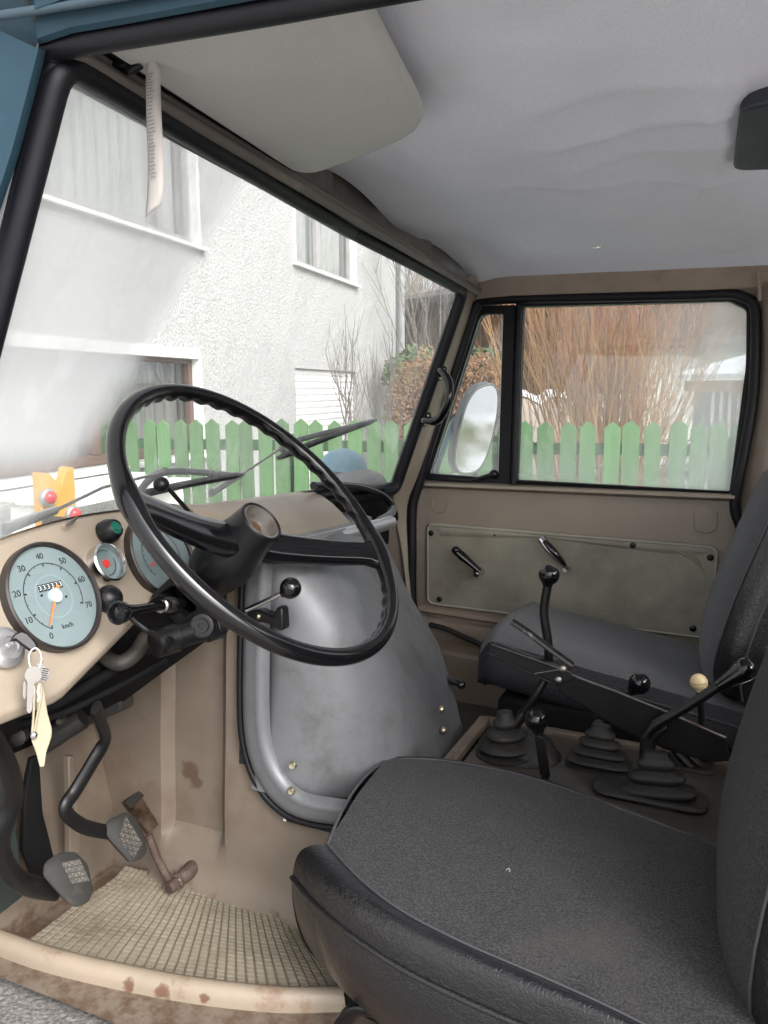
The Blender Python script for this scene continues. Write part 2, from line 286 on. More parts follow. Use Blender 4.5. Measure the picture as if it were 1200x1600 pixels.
class MB:
    def __init__(s): s.v = []; s.f = []; s.mi = []; s.cur = 0
    def add(s, vs, fs):
        o = len(s.v); s.v += [V(x) for x in vs]; s.f += [[i + o for i in f] for f in fs]; s.mi += [s.cur] * len(fs); return s
    def grid(s, rows, flip=False, closed=False):
        n = len(rows[0]); vs = [p for r in rows for p in r]; fs = []
        for i in range(len(rows) - 1):
            for j in range(n if closed else n - 1):
                k = (j + 1) % n; q = [i * n + j, i * n + k, (i + 1) * n + k, (i + 1) * n + j]
                fs.append(q[::-1] if flip else q)
        return s.add(vs, fs)
    def loft(s, secs, caps=True):
        n = len(secs[0]); o = len(s.v); s.grid(secs, closed=True)
        if caps: s.f.append([o + i for i in range(n)][::-1]); s.f.append([o + (len(secs) - 1) * n + i for i in range(n)]); s.mi += [s.cur] * 2
        return s
    def tube(s, pts, r, n=10, caps=True, closed=False, flat=1.0, upv=None):
        pts = [V(p) for p in pts]; m = len(pts); secs = []; prev = None
        for i, p in enumerate(pts):
            if closed: t = (pts[(i + 1) % m] - pts[i - 1])
            else: t = pts[min(i + 1, m - 1)] - pts[max(i - 1, 0)]
            t.normalize()
            if upv is not None: a = t.cross(V(upv)).normalized()
            elif prev is None: a = t.orthogonal().normalized()
            else: a = (prev - t * prev.dot(t)).normalized()
            prev = a; b = t.cross(a); rr = r[i] if isinstance(r, (list, tuple)) else r
            secs.append([p + a * math.cos(k * 2 * math.pi / n) * rr + b * math.sin(k * 2 * math.pi / n) * rr * flat for k in range(n)])
        if closed:
            o = len(s.v); vs = [q for x in secs for q in x]; fs = []
            # align closing twist
            for i in range(m):
                i2 = (i + 1) % m; sh = 0
                if i2 == 0:
                    sh = min(range(n), key=lambda q: (secs[0][q] - secs[i][0]).length)
                for k in range(n): fs.append([i * n + k, i * n + (k + 1) % n, i2 * n + (k + 1 + sh) % n, i2 * n + (k + sh) % n])
            return s.add(vs, fs)
        return s.loft(secs, caps)
    def lathe(s, c, ax, prof, n=28, caps=True):
        c = V(c); ax = nrm(ax); a = ax.orthogonal().normalized(); b = ax.cross(a)
        return s.loft([[c + ax * t + (a * math.cos(k * 2 * math.pi / n) + b * math.sin(k * 2 * math.pi / n)) * r for k in range(n)] for t, r in prof], caps)
    def ball(s, c, r, ax=(0, 0, 1), n=24, sq=1.0):
        return s.lathe(c, ax, [(-math.cos(k * math.pi / 14) * r * sq, max(1e-4, math.sin(k * math.pi / 14) * r)) for k in range(15)], n)
    def slab(s, poly, d):
        poly = [V(p) for p in poly]; d = V(d)
        return s.loft([poly, [p + d for p in poly]])
    def box(s, c, sz, M=None):
        c = V(c); x, y, z = (k / 2 for k in sz); vs = []
        for i in (-1, 1):
            for j in (-1, 1):
                for k in (-1, 1):
                    q = V((i * x, j * y, k * z)); q = (M @ q) if M else q; vs.append(c + q)
        return s.add(vs, [[0, 1, 3, 2], [4, 6, 7, 5], [0, 4, 5, 1], [2, 3, 7, 6], [0, 2, 6, 4], [1, 5, 7, 3]])
    def beam(s, a, b, wv, hv):
        a, b, wv, hv = V(a), V(b), V(wv), V(hv)
        sec = [-wv - hv, wv - hv, wv + hv, -wv + hv]
        return s.loft([[a + q for q in sec], [b + q for q in sec]])
    def ring(s, outer, inner, d):
        d = V(d); n = len(outer); o = [V(p) for p in outer]; i_ = [V(p) for p in inner]
        return s.add(o + i_ + [p + d for p in i_] + [p + d for p in o],
                     [[a * n + k, a * n + (k + 1) % n, ((a + 1) % 4) * n + (k + 1) % n, ((a + 1) % 4) * n + k] for a in range(4) for k in range(n)])
    def build(s, name, m, parent=None, smooth=True, ang=50, bevel=0, sub=0, seg=2):
        me = bpy.data.meshes.new(name); me.from_pydata([tuple(x) for x in s.v], [], s.f)
        bm = bmesh.new(); bm.from_mesh(me); bmesh.ops.recalc_face_normals(bm, faces=bm.faces[:]); bm.to_mesh(me); bm.free()
        ms = m if isinstance(m, list) else [m]
        for x in ms: me.materials.append(x)
        if len(ms) > 1:
            for p, k in zip(me.polygons, s.mi): p.material_index = k
        if smooth:
            me.shade_smooth()
            if not sub: me.set_sharp_from_angle(angle=math.radians(ang))
        o = bpy.data.objects.new(name, me); sc.collection.objects.link(o)
        if parent is not None: o.parent = parent
        if bevel:
            b = o.modifiers.new('bevel', 'BEVEL'); b.width = bevel; b.segments = seg; b.limit_method = 'ANGLE'; b.angle_limit = math.radians(35)
        if sub:
            q = o.modifiers.new('subsurf', 'SUBSURF'); q.levels = sub; q.render_levels = sub
        return o
def inner(poly, d, c=None):
    """shrink polygon toward inside by d (planar, near convex)"""
    n = len(poly); poly = [V(p) for p in poly]; c = sum(poly, V((0, 0, 0))) / n
    nn = V((0, 0, 0))
    for i in range(n): nn += (poly[i] - c).cross(poly[(i + 1) % n] - c)
    nn.normalize(); out = []
    for i in range(n):
        e1 = (poly[i] - poly[i - 1]); e2 = (poly[(i + 1) % n] - poly[i])
        if e1.length < 1e-7: e1 = e2
        if e2.length < 1e-7: e2 = e1
        a = (nn.cross(e1.normalized()) + nn.cross(e2.normalized())).normalized()
        out.append(poly[i] + a * d)
    return out
CABROOTS = []
def thing(name, label, category, group=None, loc=(0, 0, 0), cab=True):
    o = bpy.data.objects.new(name, None); sc.collection.objects.link(o); o.location = loc; o.empty_display_size = .1
    o['label'] = label; o['category'] = category
    if group: o['group'] = group
    if cab: CABROOTS.append(o)
    return o
def tag(o, label, category, group=None, cab=True):
    o['label'] = label; o['category'] = category
    if group: o['group'] = group
    if cab and o not in CABROOTS: CABROOTS.append(o)
    return o
def text(body, size, M, parts):
    """collect text outlines as mesh into parts (list of (verts, faces))"""
    cu = bpy.data.curves.new('t', 'FONT'); cu.body = body; cu.size = size; cu.align_x = 'CENTER'; cu.align_y = 'CENTER'; cu.extrude = .0002
    o = bpy.data.objects.new('t', cu); sc.collection.objects.link(o)
    dg = bpy.context.evaluated_depsgraph_get(); me = bpy.data.meshes.new_from_object(o.evaluated_get(dg))
    parts.append(([M @ v.co for v in me.vertices], [list(p.vertices) for p in me.polygons]))
    bpy.data.objects.remove(o); bpy.data.curves.remove(cu); bpy.data.meshes.remove(me)
# =================================================================== OUTSIDE (world frame)
GZ = -1.75
def W(x, y, **k): return P(x, y, A=AW, **k)
# ground: one sheet, a low bank rising to the garden behind the fence
def gz(x, y):
    # height grows away from the truck toward the garden (fence line roughly y = 4.6)
    t = min(1, max(0, (y - 3.3) / 1.2)) ; t = t * t * (3 - 2 * t)
    t2 = min(1, max(0, (-x - 1.9) / 1.2)); t2 = t2 * t2 * (3 - 2 * t2) * min(1, max(0, (y - 1.0) / 1.0))
    return GZ + .42 * max(t, t2) + .03 * noise.noise(V((x * .4, y * .4, 0)))
xs = [-300, -120, -60, -30] + [-16 + i * .8 for i in range(41)] + [30, 60, 120, 300]
rows = [[V((x, y, gz(x, y) if abs(x) < 40 and abs(y) < 40 else GZ + .42 * (y > 4))) for x in xs] for y in xs]
g = MB().grid(rows).build('ground', [GRASS, PAVE])
g['kind'] = 'structure'
for p in g.data.polygons:
    c = p.center
    if c.z < GZ + .12: p.material_index = 1
# ---- fence
D0 = 5.57; a0 = .125; cphi = math.cos(math.radians(13.9)); sphi = math.sin(math.radians(13.9))
Rw = V((_r.x, _r.y, 0)).normalized(); Fw = V((_f.x, _f.y, 0)).normalized()
X0 = (236 - 600) / F * D0
def fpt(n): return Rw * (X0 + n * a0 * cphi) + Fw * (D0 - n * a0 * sphi)
fence = thing('picket_fence', 'green painted wooden picket fence with pointed tops in front of the white house', 'fence', loc=fpt(16) + V((0, 0, GZ)), cab=False)
fo = fence.location.copy()
fd = (fpt(1) - fpt(0)).normalized(); fnr = V((fd.y, -fd.x, 0))
pk = None
zt = -.185
for n in range(-3, 46):
    b = fpt(n); hw = .048 + random.uniform(-.002, .002); dz = random.uniform(-.008, .008); tilt = random.uniform(-.016, .016)
    base = gz(b.x, b.y) + .05; m = MB(); top = zt + dz
    o2 = fnr * .03
    def q(s, z): return b + fd * (s + tilt * (z - base)) + V((0, 0, z)) + o2 - V(fo)
    m.slab([q(-hw, base), q(hw, base), q(hw, top - .040), q(0, top), q(-hw, top - .040)], fnr * -.02)
    m.cur = 1
    for zz_ in (-.35, -.37, -.97):
        m.lathe(q(random.uniform(-.02, .02), zz_ + .01), fnr, [(0, .0045), (.002, .004)], 8)
    m.build('picket', [FENCE, mat('nail_head', (.16, .15, .14), .6)], fence, smooth=False)
for z in (-.36, -.98):
    m = MB(); a, b = fpt(-3.4) - V(fo), fpt(45.4) - V(fo); a.z = b.z = z - fo.z + 0; a.z = b.z = z - fo.z
    m.beam(a - fnr * .012, b - fnr * .012, fnr * .02, V((0, 0, .036))); m.build('rail', FENCED, fence, smooth=False, bevel=.003)
for n in (-2.5, 8.5, 19.5, 30.5, 41.5):
    p_ = fpt(n) - fnr * .075; m = MB(); m.box(V((p_.x, p_.y, (GZ + zt - .1) / 2)) - fo, (.07, .07, zt - .1 - GZ)); m.build('post', FENCED, fence, smooth=False, bevel=.004)
# picket z above was relative to world zero: fo.z already removed through V(fo)
# ---- white house
hd = math.radians(22.8 - 17.7); HD = V((-math.sin(hd), math.cos(hd), 0)); HN = V((math.cos(hd), math.sin(hd), 0))
HC = W(622, 612, Y=1); HC = HC * (12.0 / (HC.dot(_f))); HC.z = 0
def H(px, py, off=0): return PP(px, py, HC + HN * off, HN, AW)
def Hs(px, py):      # facade coords (s along wall, z)
    q = H(px, py); return ((q - HC).dot(HD), q.z)
def hp(s, z, off=0): return HC + HD * s + V((0, 0, z)) + HN * off
house = thing('white_house', 'white roughcast house with brown windows and a closed roller shutter behind the green fence', 'house', loc=hp(-5, GZ), cab=False)
ho = house.location.copy()
S0, S1, ZT = -17, 0, 5.2
# openings (s0,s1,z0,z1)
def rect(px0, py_any, px1, ztop, zbot): return (Hs(px0, py_any)[0], Hs(px1, py_any)[0], zbot, ztop)
lwt = Hs(300, 553)[1]; lwb = Hs(163, 728)[1]
up1 = Hs(310, 383)[1]; up2b = Hs(505, 425)[1]; sht = Hs(510, 578)[1]
ops = {'low': (Hs(-40, 700)[0], Hs(313, 600)[0], lwb, lwt),
       'up': (Hs(10, 300)[0], Hs(308, 300)[0], up1, up1 + 1.5),
       'up2': (Hs(460, 380)[0], Hs(555, 380)[0], up2b, up2b + 1.35),
       'shut': (Hs(462, 600)[0], Hs(557, 600)[0], sht - 1.25, sht)}
# wall built as a grid with holes
ss = sorted({S0, S1} | {o[0] for o in ops.values()} | {o[1] for o in ops.values()})
zs = sorted({GZ - .3, ZT} | {o[2] for o in ops.values()} | {o[3] for o in ops.values()})
m = MB()
for a, b in zip(ss, ss[1:]):
    for c, d in zip(zs, zs[1:]):
        ms_, mz = (a + b) / 2, (c + d) / 2
        if any(o[0] < ms_ < o[1] and o[2] < mz < o[3] for o in ops.values()): continue
        m.add([hp(a, c) - ho, hp(b, c) - ho, hp(b, d) - ho, hp(a, d) - ho], [[0, 1, 2, 3]])
for o in ops.values():
    for (p1, p2) in (((o[0], o[2]), (o[0], o[3])), ((o[0], o[3]), (o[1], o[3])), ((o[1], o[3]), (o[1], o[2])), ((o[1], o[2]), (o[0], o[2]))):
        m.add([hp(*p1) - ho, hp(*p2) - ho, hp(*p2, -.2) - ho, hp(*p1, -.2) - ho], [[0, 1, 2, 3]])
back = -8
for a, b in (((S1, 0), (S1, back)), ((S1, back), (S0, back)), ((S0, back), (S0, 0))):
    m.add([hp(a[0], GZ - .3, a[1]) - ho, hp(b[0], GZ - .3, b[1]) - ho, hp(b[0], ZT, b[1]) - ho, hp(a[0], ZT, a[1]) - ho], [[0, 1, 2, 3]])
m.build('wall', WALLM, house, smooth=False)
m = MB(); e = .5
m.slab([hp(S0 - e, ZT - .05, e) - ho, hp(S1 + e, ZT - .05, e) - ho, hp(S1 + e, ZT + 2.4, back / 2) - ho, hp(S0 - e, ZT + 2.4, back / 2) - ho], (0, 0, .15))
m.slab([hp(S0 - e, ZT - .05, back - e) - ho, hp(S1 + e, ZT - .05, back - e) - ho, hp(S1 + e, ZT + 2.4, back / 2) - ho, hp(S0 - e, ZT + 2.4, back / 2) - ho], (0, 0, .15))
m.build('roof', ROOFT, house, smooth=False)
def win(o, frame, mull=(), rec=-.12, curtain=True, fw=.06, cm=None):
    s0, s1, z0, z1 = o; P4 = lambda d, k: [hp(s0 + d, z0 + d, k) - ho, hp(s1 - d, z0 + d, k) - ho, hp(s1 - d, z1 - d, k) - ho, hp(s0 + d, z1 - d, k) - ho]
    m = MB(); m.ring(P4(.004, rec), P4(fw, rec), HN * .06)
    for u in mull: sx = s0 + (s1 - s0) * u; m.beam(hp(sx, z0 + fw, rec + .032) - ho, hp(sx, z1 - fw, rec + .032) - ho, HD * .05, HN * .034)
    f = m.build('window', frame, house, smooth=False, bevel=.005)
    m = MB(); m.add(P4(fw - .01, rec + .02), [[0, 1, 2, 3]]); m.build('pane', glassmat('window_glass', (.8, .81, .80), .10), f, smooth=False)
    if curtain:
        n = 90; rows = [[], []]
        for i in range(n + 1):
            s = s0 + (s1 - s0) * i / n; k = rec - .1 + .018 * math.sin(i * 1.1) + .01 * math.sin(i * .37)
            rows[0].append(hp(s, z0 + .04, k) - ho); rows[1].append(hp(s, z1 - .02, k) - ho)
        MB().grid(rows).build('curtain', cm or CURT, f)
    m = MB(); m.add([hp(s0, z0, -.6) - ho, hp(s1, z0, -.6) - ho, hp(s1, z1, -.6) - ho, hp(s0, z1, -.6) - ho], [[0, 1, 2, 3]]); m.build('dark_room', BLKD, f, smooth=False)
    m = MB(); m.slab([hp(s0 - .06, z0 - .03, -.1) - ho, hp(s1 + .06, z0 - .03, -.1) - ho, hp(s1 + .06, z0 - .045, .06) - ho, hp(s0 - .06, z0 - .045, .06) - ho], (0, 0, .028)); m.build('sill', TRIM, f, smooth=False, bevel=.004)
    m = MB(); a = .05
    m.beam(hp(s0, z0 + .003, -.05) - ho, hp(s0, z1, -.05) - ho, HD * .02, HN * .062); m.beam(hp(s1, z0 + .003, -.05) - ho, hp(s1, z1, -.05) - ho, HD * .02, HN * .062); m.beam(hp(s0, z1, -.05) - ho, hp(s1, z1, -.05) - ho, V((0, 0, .04)), HN * .064)
    m.build('surround', TRIM, f, smooth=False, bevel=.004)
    return f
lw = ops['low']; um = (Hs(160, 650)[0] - lw[0]) / (lw[1] - lw[0])
win(lw, BROWNW, (um,), curtain=True, cm=mat('dark_lace_curtain', (.20, .21, .20), .9, stretch=(9, 9, .4), vscale=5, var=.35), fw=.075)
GRW = mat('grey_window_frame', (.33, .32, .32), .5)
win(ops['up'], GRW, (.82,), fw=.05); win(ops['up2'], GRW, (.42,), fw=.05)
# roller shutter
o = ops['shut']; m = MB(); nsl = 17
for k in range(nsl):
    z0 = o[2] + (o[3] - o[2]) * k / nsl; z1 = o[2] + (o[3] - o[2]) * (k + 1) / nsl; rows = []
    for s in (o[0] + .01, o[1] - .01):
        rows.append([hp(s, z0 + (z1 - z0) * t, -.06 + .016 * math.sin(math.pi * t) ** .6) - ho for t in (0, .06, .2, .5, .8, .94, 1)])
    m.grid(rows)
m.build('roller_shutter', SHUT, house, ang=80)
m = MB(); m.tube([hp(-.09, GZ, .08) - ho, hp(-.09, ZT, .08) - ho], .05, 12); m.build('downpipe', PIPE, house)
# ---- branching shrubs
def branch(m, p, d, L, r, depth, spread, upb=.25, segs=4, kids=3, tips=None, jit=.10):
    pts = [V(p)]; q = V(p); d = V(d).normalized(); rr = [r]
    for i in range(segs):
        d = (d + V((random.gauss(0, jit), random.gauss(0, jit), random.gauss(0, jit) + upb * .1))).normalized(); q = q + d * (L / segs); pts.append(q); rr.append(r * (1 - .6 * (i + 1) / segs))
    (tips if (tips is not None and depth == 0) else m).tube(pts, rr, 4, caps=False)
    if depth > 0:
        for k in range(kids):
            t = random.uniform(.25, 1); i = min(segs - 1, int(t * segs)); bp = pts[i].lerp(pts[i + 1], t * segs - i)
            nd = (d + V((random.uniform(-1, 1), random.uniform(-1, 1), random.uniform(-.1, .8))) * spread).normalized()
            branch(m, bp, nd, L * random.uniform(.35, .6), r * .5, depth - 1, spread, upb, max(2, segs - 1), kids, tips, jit)
def depthpt(px, py, D):
    d = ray(px, py, AW); return d * (D / d.dot(V((Fw.x, Fw.y, 0))))
bc = depthpt(960, 640, 6.9); bz = gz(bc.x, bc.y)
bush = thing('bare_shrub', 'big leafless shrub with many tan and reddish stems behind the fence', 'shrub', loc=(bc.x, bc.y, bz), cab=False)
m, tp = MB(), MB()
for k in range(165):
    a = random.uniform(-1, 1); off = Rw * (a * .24 + random.gauss(0, .12)) + Fw * random.uniform(-.35, .35); lean = a * .27 + random.gauss(0, .13)
    dirv = V((0, 0, 1)) + Rw * lean + Fw * random.gauss(0, .22)
    branch(m, off + V((0, 0, -.05)), dirv, random.uniform(1.4, 2.55), random.uniform(.005, .011), 2, .42, .3, 6, 3, tp, .07)
m.build('stems', TWIG, bush, smooth=False); tp.build('twigs', TWIGR, bush, smooth=False)
# small bare trees before the house
for (px, D, hgt, lab, nst) in ((600, 8.2, 1.75, 'small bare grey sapling in front of the closed roller shutter, nearer the house corner', 3), (548, 7.6, 1.2, 'lower bare sapling with forked grey branches in front of the closed roller shutter', 3)):
    b = depthpt(px, 640, D); b.z = gz(b.x, b.y); t = thing('bare_sapling', lab, 'sapling', 'bare saplings by the house', loc=b, cab=False)
    m = MB(); top = depthpt(px, 500 if nst == 3 and hgt > 1.5 else 545, D).z - b.z
    for k in range(nst):
        branch(m, V((0, 0, 0)), V((0, 0, 1)) + Rw * random.uniform(-.25, .12) + Fw * random.uniform(-.2, .2), top * random.uniform(.55, .8), .013, 2, 1.0, 2.6, 7, 5, None, .05)
    m.build('branches', GREYTW, t, smooth=False)
# leafy mass helper
def leaves(name, c, rx, ry, rz, n, size, mt, parent, loc0):
    m = MB()
    for k in range(n):
        a = V((random.gauss(0, 1), random.gauss(0, 1), random.gauss(0, 1))).normalized() * (random.random() ** .25)
        a *= 1 + .3 * noise.noise(a * 2.3 + V(c))
        p = V((a.x * rx, a.y * ry, a.z * rz)) + V(c) - V(loc0)
        u = V((random.gauss(0, 1), random.gauss(0, 1), random.gauss(0, 1))).normalized(); v = u.orthogonal().normalized(); s = size * random.uniform(.6, 1.4)
        m.add([p - u * s, p + v * s * .5, p + u * s, p - v * s * .5], [[0, 1, 2, 3]])
    return m.build(name, mt, parent, smooth=False)
def bushy(name, label, catg, px, py, D, rx, ry, rz, n, size, mt, grp=None):
    c = depthpt(px, py, D); base = V((c.x, c.y, gz(c.x, c.y))); t = thing(name, label, catg, grp, loc=base, cab=False)
    m = MB(); m.ball(c - base, .62, n=12); 
    for i, v in enumerate(m.v):
        d = v - (c - base); m.v[i] = (c - base) + V((d.x * rx, d.y * ry, d.z * rz)) * (1 + .15 * noise.noise(d * 5))
    m.tube([V((0, 0, 0)), c - base], .05, 6); m.build('trunk', HEDGED, t)
    leaves('foliage', c, rx, ry, rz, n, size, mt, t, base)
bushy('hedge_bush', 'rounded orange brown dry leaved beech bush just right of the house corner', 'bush', 672, 648, 9.5, .55, .6, .75, 9000, .022, HEDGE)
bushy('hedge_bush', 'orange brown dry bush seen through the quarter window beside the mirror', 'bush', 742, 632, 9.8, .55, .6, .62, 9000, .022, HEDGE)
bushy('ivy_bush', 'yellowish green ivy clump above the dry orange bush', 'bush', 664, 585, 10.8, .55, .5, .35, 3500, .04, IVY)
bushy('ivy_bush', 'green ivy clump seen in the quarter window top, in front of the brown barn', 'bush', 756, 572, 10.8, .3, .4, .25, 1800, .04, IVY)
# thin bare tree before the pale sky right of the house
b = depthpt(668, 600, 11.0); b.z = gz(b.x, b.y); t = thing('bare_tree', 'thin bare tree against the dark barn roof and pale sky', 'tree', loc=b, cab=False); m = MB()
for k in range(3): branch(m, V((0, 0, 0)), V((0, 0, 1)) + Rw * random.uniform(-.18, .1), 3.3, .016, 2, .7, 1.5, 7, 6, None, .06)
m.build('branches', GREYTW, t, smooth=False)
# brown barn behind
bL, bR = depthpt(630, 600, 16), depthpt(872, 600, 13.2); bL.z = bR.z = 0
barn = thing('wooden_barn', 'brown weathered board barn with a dark roof behind the shrubs', 'barn', loc=(bL.x, bL.y, GZ + .4), cab=False); bo = barn.location.copy()
bd = (bR - bL).normalized(); bn = V((bd.y, -bd.x, 0)); L = (bR - bL).length
zt_b = depthpt(760, 462, 14.5).z
m = MB(); nb = int(L / .16)
for k in range(nb):
    s = L * k / nb; m.beam(bL + bd * (s + .078) + V((0, 0, GZ + .4)) - bo, bL + bd * (s + .078) + V((0, 0, zt_b)) - bo, bd * .075, bn * (.012 + .006 * (k % 2)))
m.box((bL + bR) / 2 - bn * 2.2 + V((0, 0, (GZ + .4 + zt_b) / 2)) - bo, (4.2, 4.2, 1), None) if False else None
m.slab([bL - bn * .02 + V((0, 0, GZ + .4)) - bo, bR - bn * .02 + V((0, 0, GZ + .4)) - bo, bR - bn * .02 + V((0, 0, zt_b)) - bo, bL - bn * .02 + V((0, 0, zt_b)) - bo], bn * -.4)
m.build('wall', BARN, barn, smooth=False)
m = MB(); r0, r1 = bL - bd * .5 + bn * .5, bR + bd * .5 + bn * .5
zr = depthpt(690, 450, 18).z
m.slab([r0 + V((0, 0, zt_b - .1)) - bo, r1 + V((0, 0, zt_b - .1)) - bo, r1 - bn * 3 + V((0, 0, zr + .25)) - bo, r0 - bn * 3 + V((0, 0, zr)) - bo], (0, 0, .12)); m.build('roof', ROOFT, barn, smooth=False)
# snow covered pile (left of shrub)
c = depthpt(838, 640, 9.5); t = thing('covered_pile', 'low garden pile under snow behind the fence, left of the big shrub', 'pile', loc=(c.x, c.y, gz(c.x, c.y)), cab=False); to = t.location.copy()
m = MB(); rows = []
for i in range(13):
    r_ = []
    for j in range(25):
        u, v = i / 12 * 2 - 1, j / 24 * 2 - 1; h = (1 - u ** 4) * (1 - v ** 6); z = (c.z + .11 + .1 * abs(math.sin(v * 4.2)) - to.z) * h
        r_.append(Rw * v * .62 + Fw * u * .5 + V((0, 0, max(0, z))))
    rows.append(r_)
m.grid(rows).build('heap', mat('pile_tarp', (.35, .30, .26), .8), t)
m = MB(); rows2 = [[p + V((0, 0, .02 + .05 * abs(noise.noise(p * 6)))) for p in r_[2:-2]] for r_ in rows[3:-2]]; m.grid(rows2).build('snow_cap', SNOW, t)
# low building right of the shrub: snow roof, tan beam, pale lattice
c0, c1 = depthpt(1085, 600, 11.5), depthpt(1330, 600, 10.0); t = thing('garden_shed', 'low pale shed with snow covered roof and tan beam at the right of the shrub', 'shed', loc=(c0.x, c0.y, GZ + .4), cab=False); to = t.location.copy()
cd = (c1 - c0); cd.z = 0; cd.normalize(); cn = V((cd.y, -cd.x, 0)); Ls = 2.6
def sp_(s, z, k=0): return c0 + cd * s + cn * k + V((0, 0, z - c0.z)) - to
zz = lambda py: depthpt(1120, py, 11.3).z
m = MB(); m.slab([sp_(0, GZ + .4), sp_(Ls, GZ + .4), sp_(Ls, zz(612)), sp_(0, zz(612))], cn * -2.5); m.build('wall', mat('lattice_panel', (.28, .30, .31), .7, stretch=(30, 30, 30), var=.2), t, smooth=False)
m = MB(); m.beam(sp_(-.1, zz(603), .05), sp_(Ls, zz(603), .05), V((0, 0, .075)), cn * .05); m.build('beam', WOODT, t, smooth=False, bevel=.004)
m = MB(); m.slab([sp_(-.2, zz(592), .25), sp_(Ls, zz(592), .25), sp_(Ls, zz(545), -2.6), sp_(-.2, zz(545), -2.6)], (0, 0, .07)); m.build('roof', SNOW, t, smooth=False, bevel=.01)
for s in [.3 + .12 * k for k in range(19)]: m = MB(); m.beam(sp_(s, GZ + .4, .02), sp_(s, zz(611), .02), cd * .02, cn * .015); m.build('slat', TRIM, t, smooth=False)
# far neighbour behind the shed
c0, c1 = depthpt(1010, 560, 22), depthpt(1500, 560, 20); t = thing('neighbour_house', 'pale greenish neighbour house far behind the shed', 'house', loc=(c0.x, c0.y, GZ + .4), cab=False); to = t.location.copy()
m = MB(); m.slab([V((c0.x, c0.y, GZ + .4)) - to, V((c1.x, c1.y, GZ + .4)) - to, V((c1.x, c1.y, 1.1)) - to, V((c0.x, c0.y, 1.1)) - to], -cn * 5); m.build('wall', mat('pale_green_render', (.58, .62, .55), .9), t, smooth=False)
m = MB(); m.slab([V((c0.x, c0.y, 1.08)) + cn * .5 - to, V((c1.x, c1.y, 1.08)) + cn * .5 - to, V((c1.x, c1.y, 1.35)) - cn * 3 - to, V((c0.x, c0.y, 1.35)) - cn * 3 - to], (0, 0, .1)); m.build('roof', ROOFT, t, smooth=False)
t = None
m = MB()
for k in range(260):
    a = random.uniform(-1, 1); q_ = depthpt(1000 + 500 * a, 600, 27 + random.uniform(-3, 3)); q_.z = GZ + .4
    branch(m, q_, V((random.gauss(0, .08), 0, 1)), random.uniform(3.2, 4.6), .05, 2, .5, .4, 5, 6, None, .07)
fw_ = m.build('far_trees', mat('far_twigs', (.30, .25, .22), .9), None, smooth=False); fw_['kind'] = 'stuff'
# garage to the right rear: what the door mirror looks at
t = thing('garage', 'white boarded garage reflected in the door mirror', 'garage', loc=(6.5, 4.5, GZ), cab=False)
m = MB()
for k in range(16): m.box((0, 0, .1 + k * .17), (.06, 9, .15), Matrix.Rotation(math.radians(6), 3, 'Y'))
m.box((2.1, 0, 1.4), (4, 9, 2.8)); m.build('wall', mat('grey_boards', (.38, .38, .37), .7), t, smooth=False)
m = MB(); m.box((2, 0, 2.9), (4.8, 9.6, .2)); m.build('roof', SNOW, t, smooth=False, bevel=.03)
m = MB(); c = V((3.6, 4.2, GZ)); rows = [[c + V((u * .9, v * 1.4, .55 * (1 - u * u) * (1 - v * v) + .12 * noise.noise(V((u * 3, v * 3, 1))) * (1 - u * u) * (1 - v * v))) for u in [i / 8 - 1 for i in range(17)]] for v in [i / 8 - 1 for i in range(17)]]
s = m.grid(rows).build('snow_heap', SNOW); tag(s, 'shovelled snow heap on the paving beside the truck, seen in the mirror', 'snow heap', cab=False)
# yellow M board with two red lamps in front of the truck
def yw(px, py): return W(px, py, X=-1.75)
t = thing('letter_board', 'yellow M shaped board with two red round lamps standing before the truck', 'board', loc=yw(90, 860), cab=False); to = t.location.copy()
q = [(62, 738), (78, 740), (96, 759), (104, 729), (116, 731), (120, 800), (110, 838), (68, 838), (64, 790)]
m = MB(); m.slab([yw(*a) - to for a in q], (-.03, 0, 0)); m.build('board', YEL, t, smooth=False, bevel=.003)
for a in ((72, 777), (111, 803)):
    m = MB(); c = yw(*a) - to + V((.012, 0, 0)); m.lathe(c, (1, 0, 0), [(-.012, .026), (0, .026), (.004, .022)]); f = m.build('lamp', ALU, t)
    m = MB(); m.lathe(c, (1, 0, 0), [(.004, .019), (.012, .017), (.018, .008), (.02, .001)]); m.build('lens', REDL, f)
# low white garden bench/step under the window
t = thing('step_bench', 'white slatted bench under the lower house window', 'bench', loc=hp(Hs(60, 760)[0], gz(-3.4, 2.5)), cab=False); to = t.location.copy()
sA, sB = Hs(-60, 760)[0], Hs(165, 740)[0]
for k, (off, py) in enumerate(((.25, 768), (.42, 780), (.6, 795))):
    z = PP(60, py, HC + HN * off, HN, AW).z; m = MB(); m.beam(hp(sA, z, off) - to, hp(sB, z, off) - to, HN * .07, V((0, 0, .02))); m.build('slat', TRIM, t, smooth=False, bevel=.004)
for s in (sA + .1, sB - .1):
    m = MB(); m.beam(hp(s, z - .03, .45) - to, hp(s, GZ + .2, .45) - to, HN * .2, HD * .03); m.build('leg', TRIM, t, smooth=False)
# =================================================================== THE TRUCK (cab frame)
truck = thing('truck', 'old blue cab truck seen through its open driver door, beige inside with black seats', 'truck')
YD = 2.0
def D(px, py, y=YD): return P(px, py, Y=y)
ex, ey, ez = V((1, 0, 0)), V((0, 1, 0)), V((0, 0, 1))
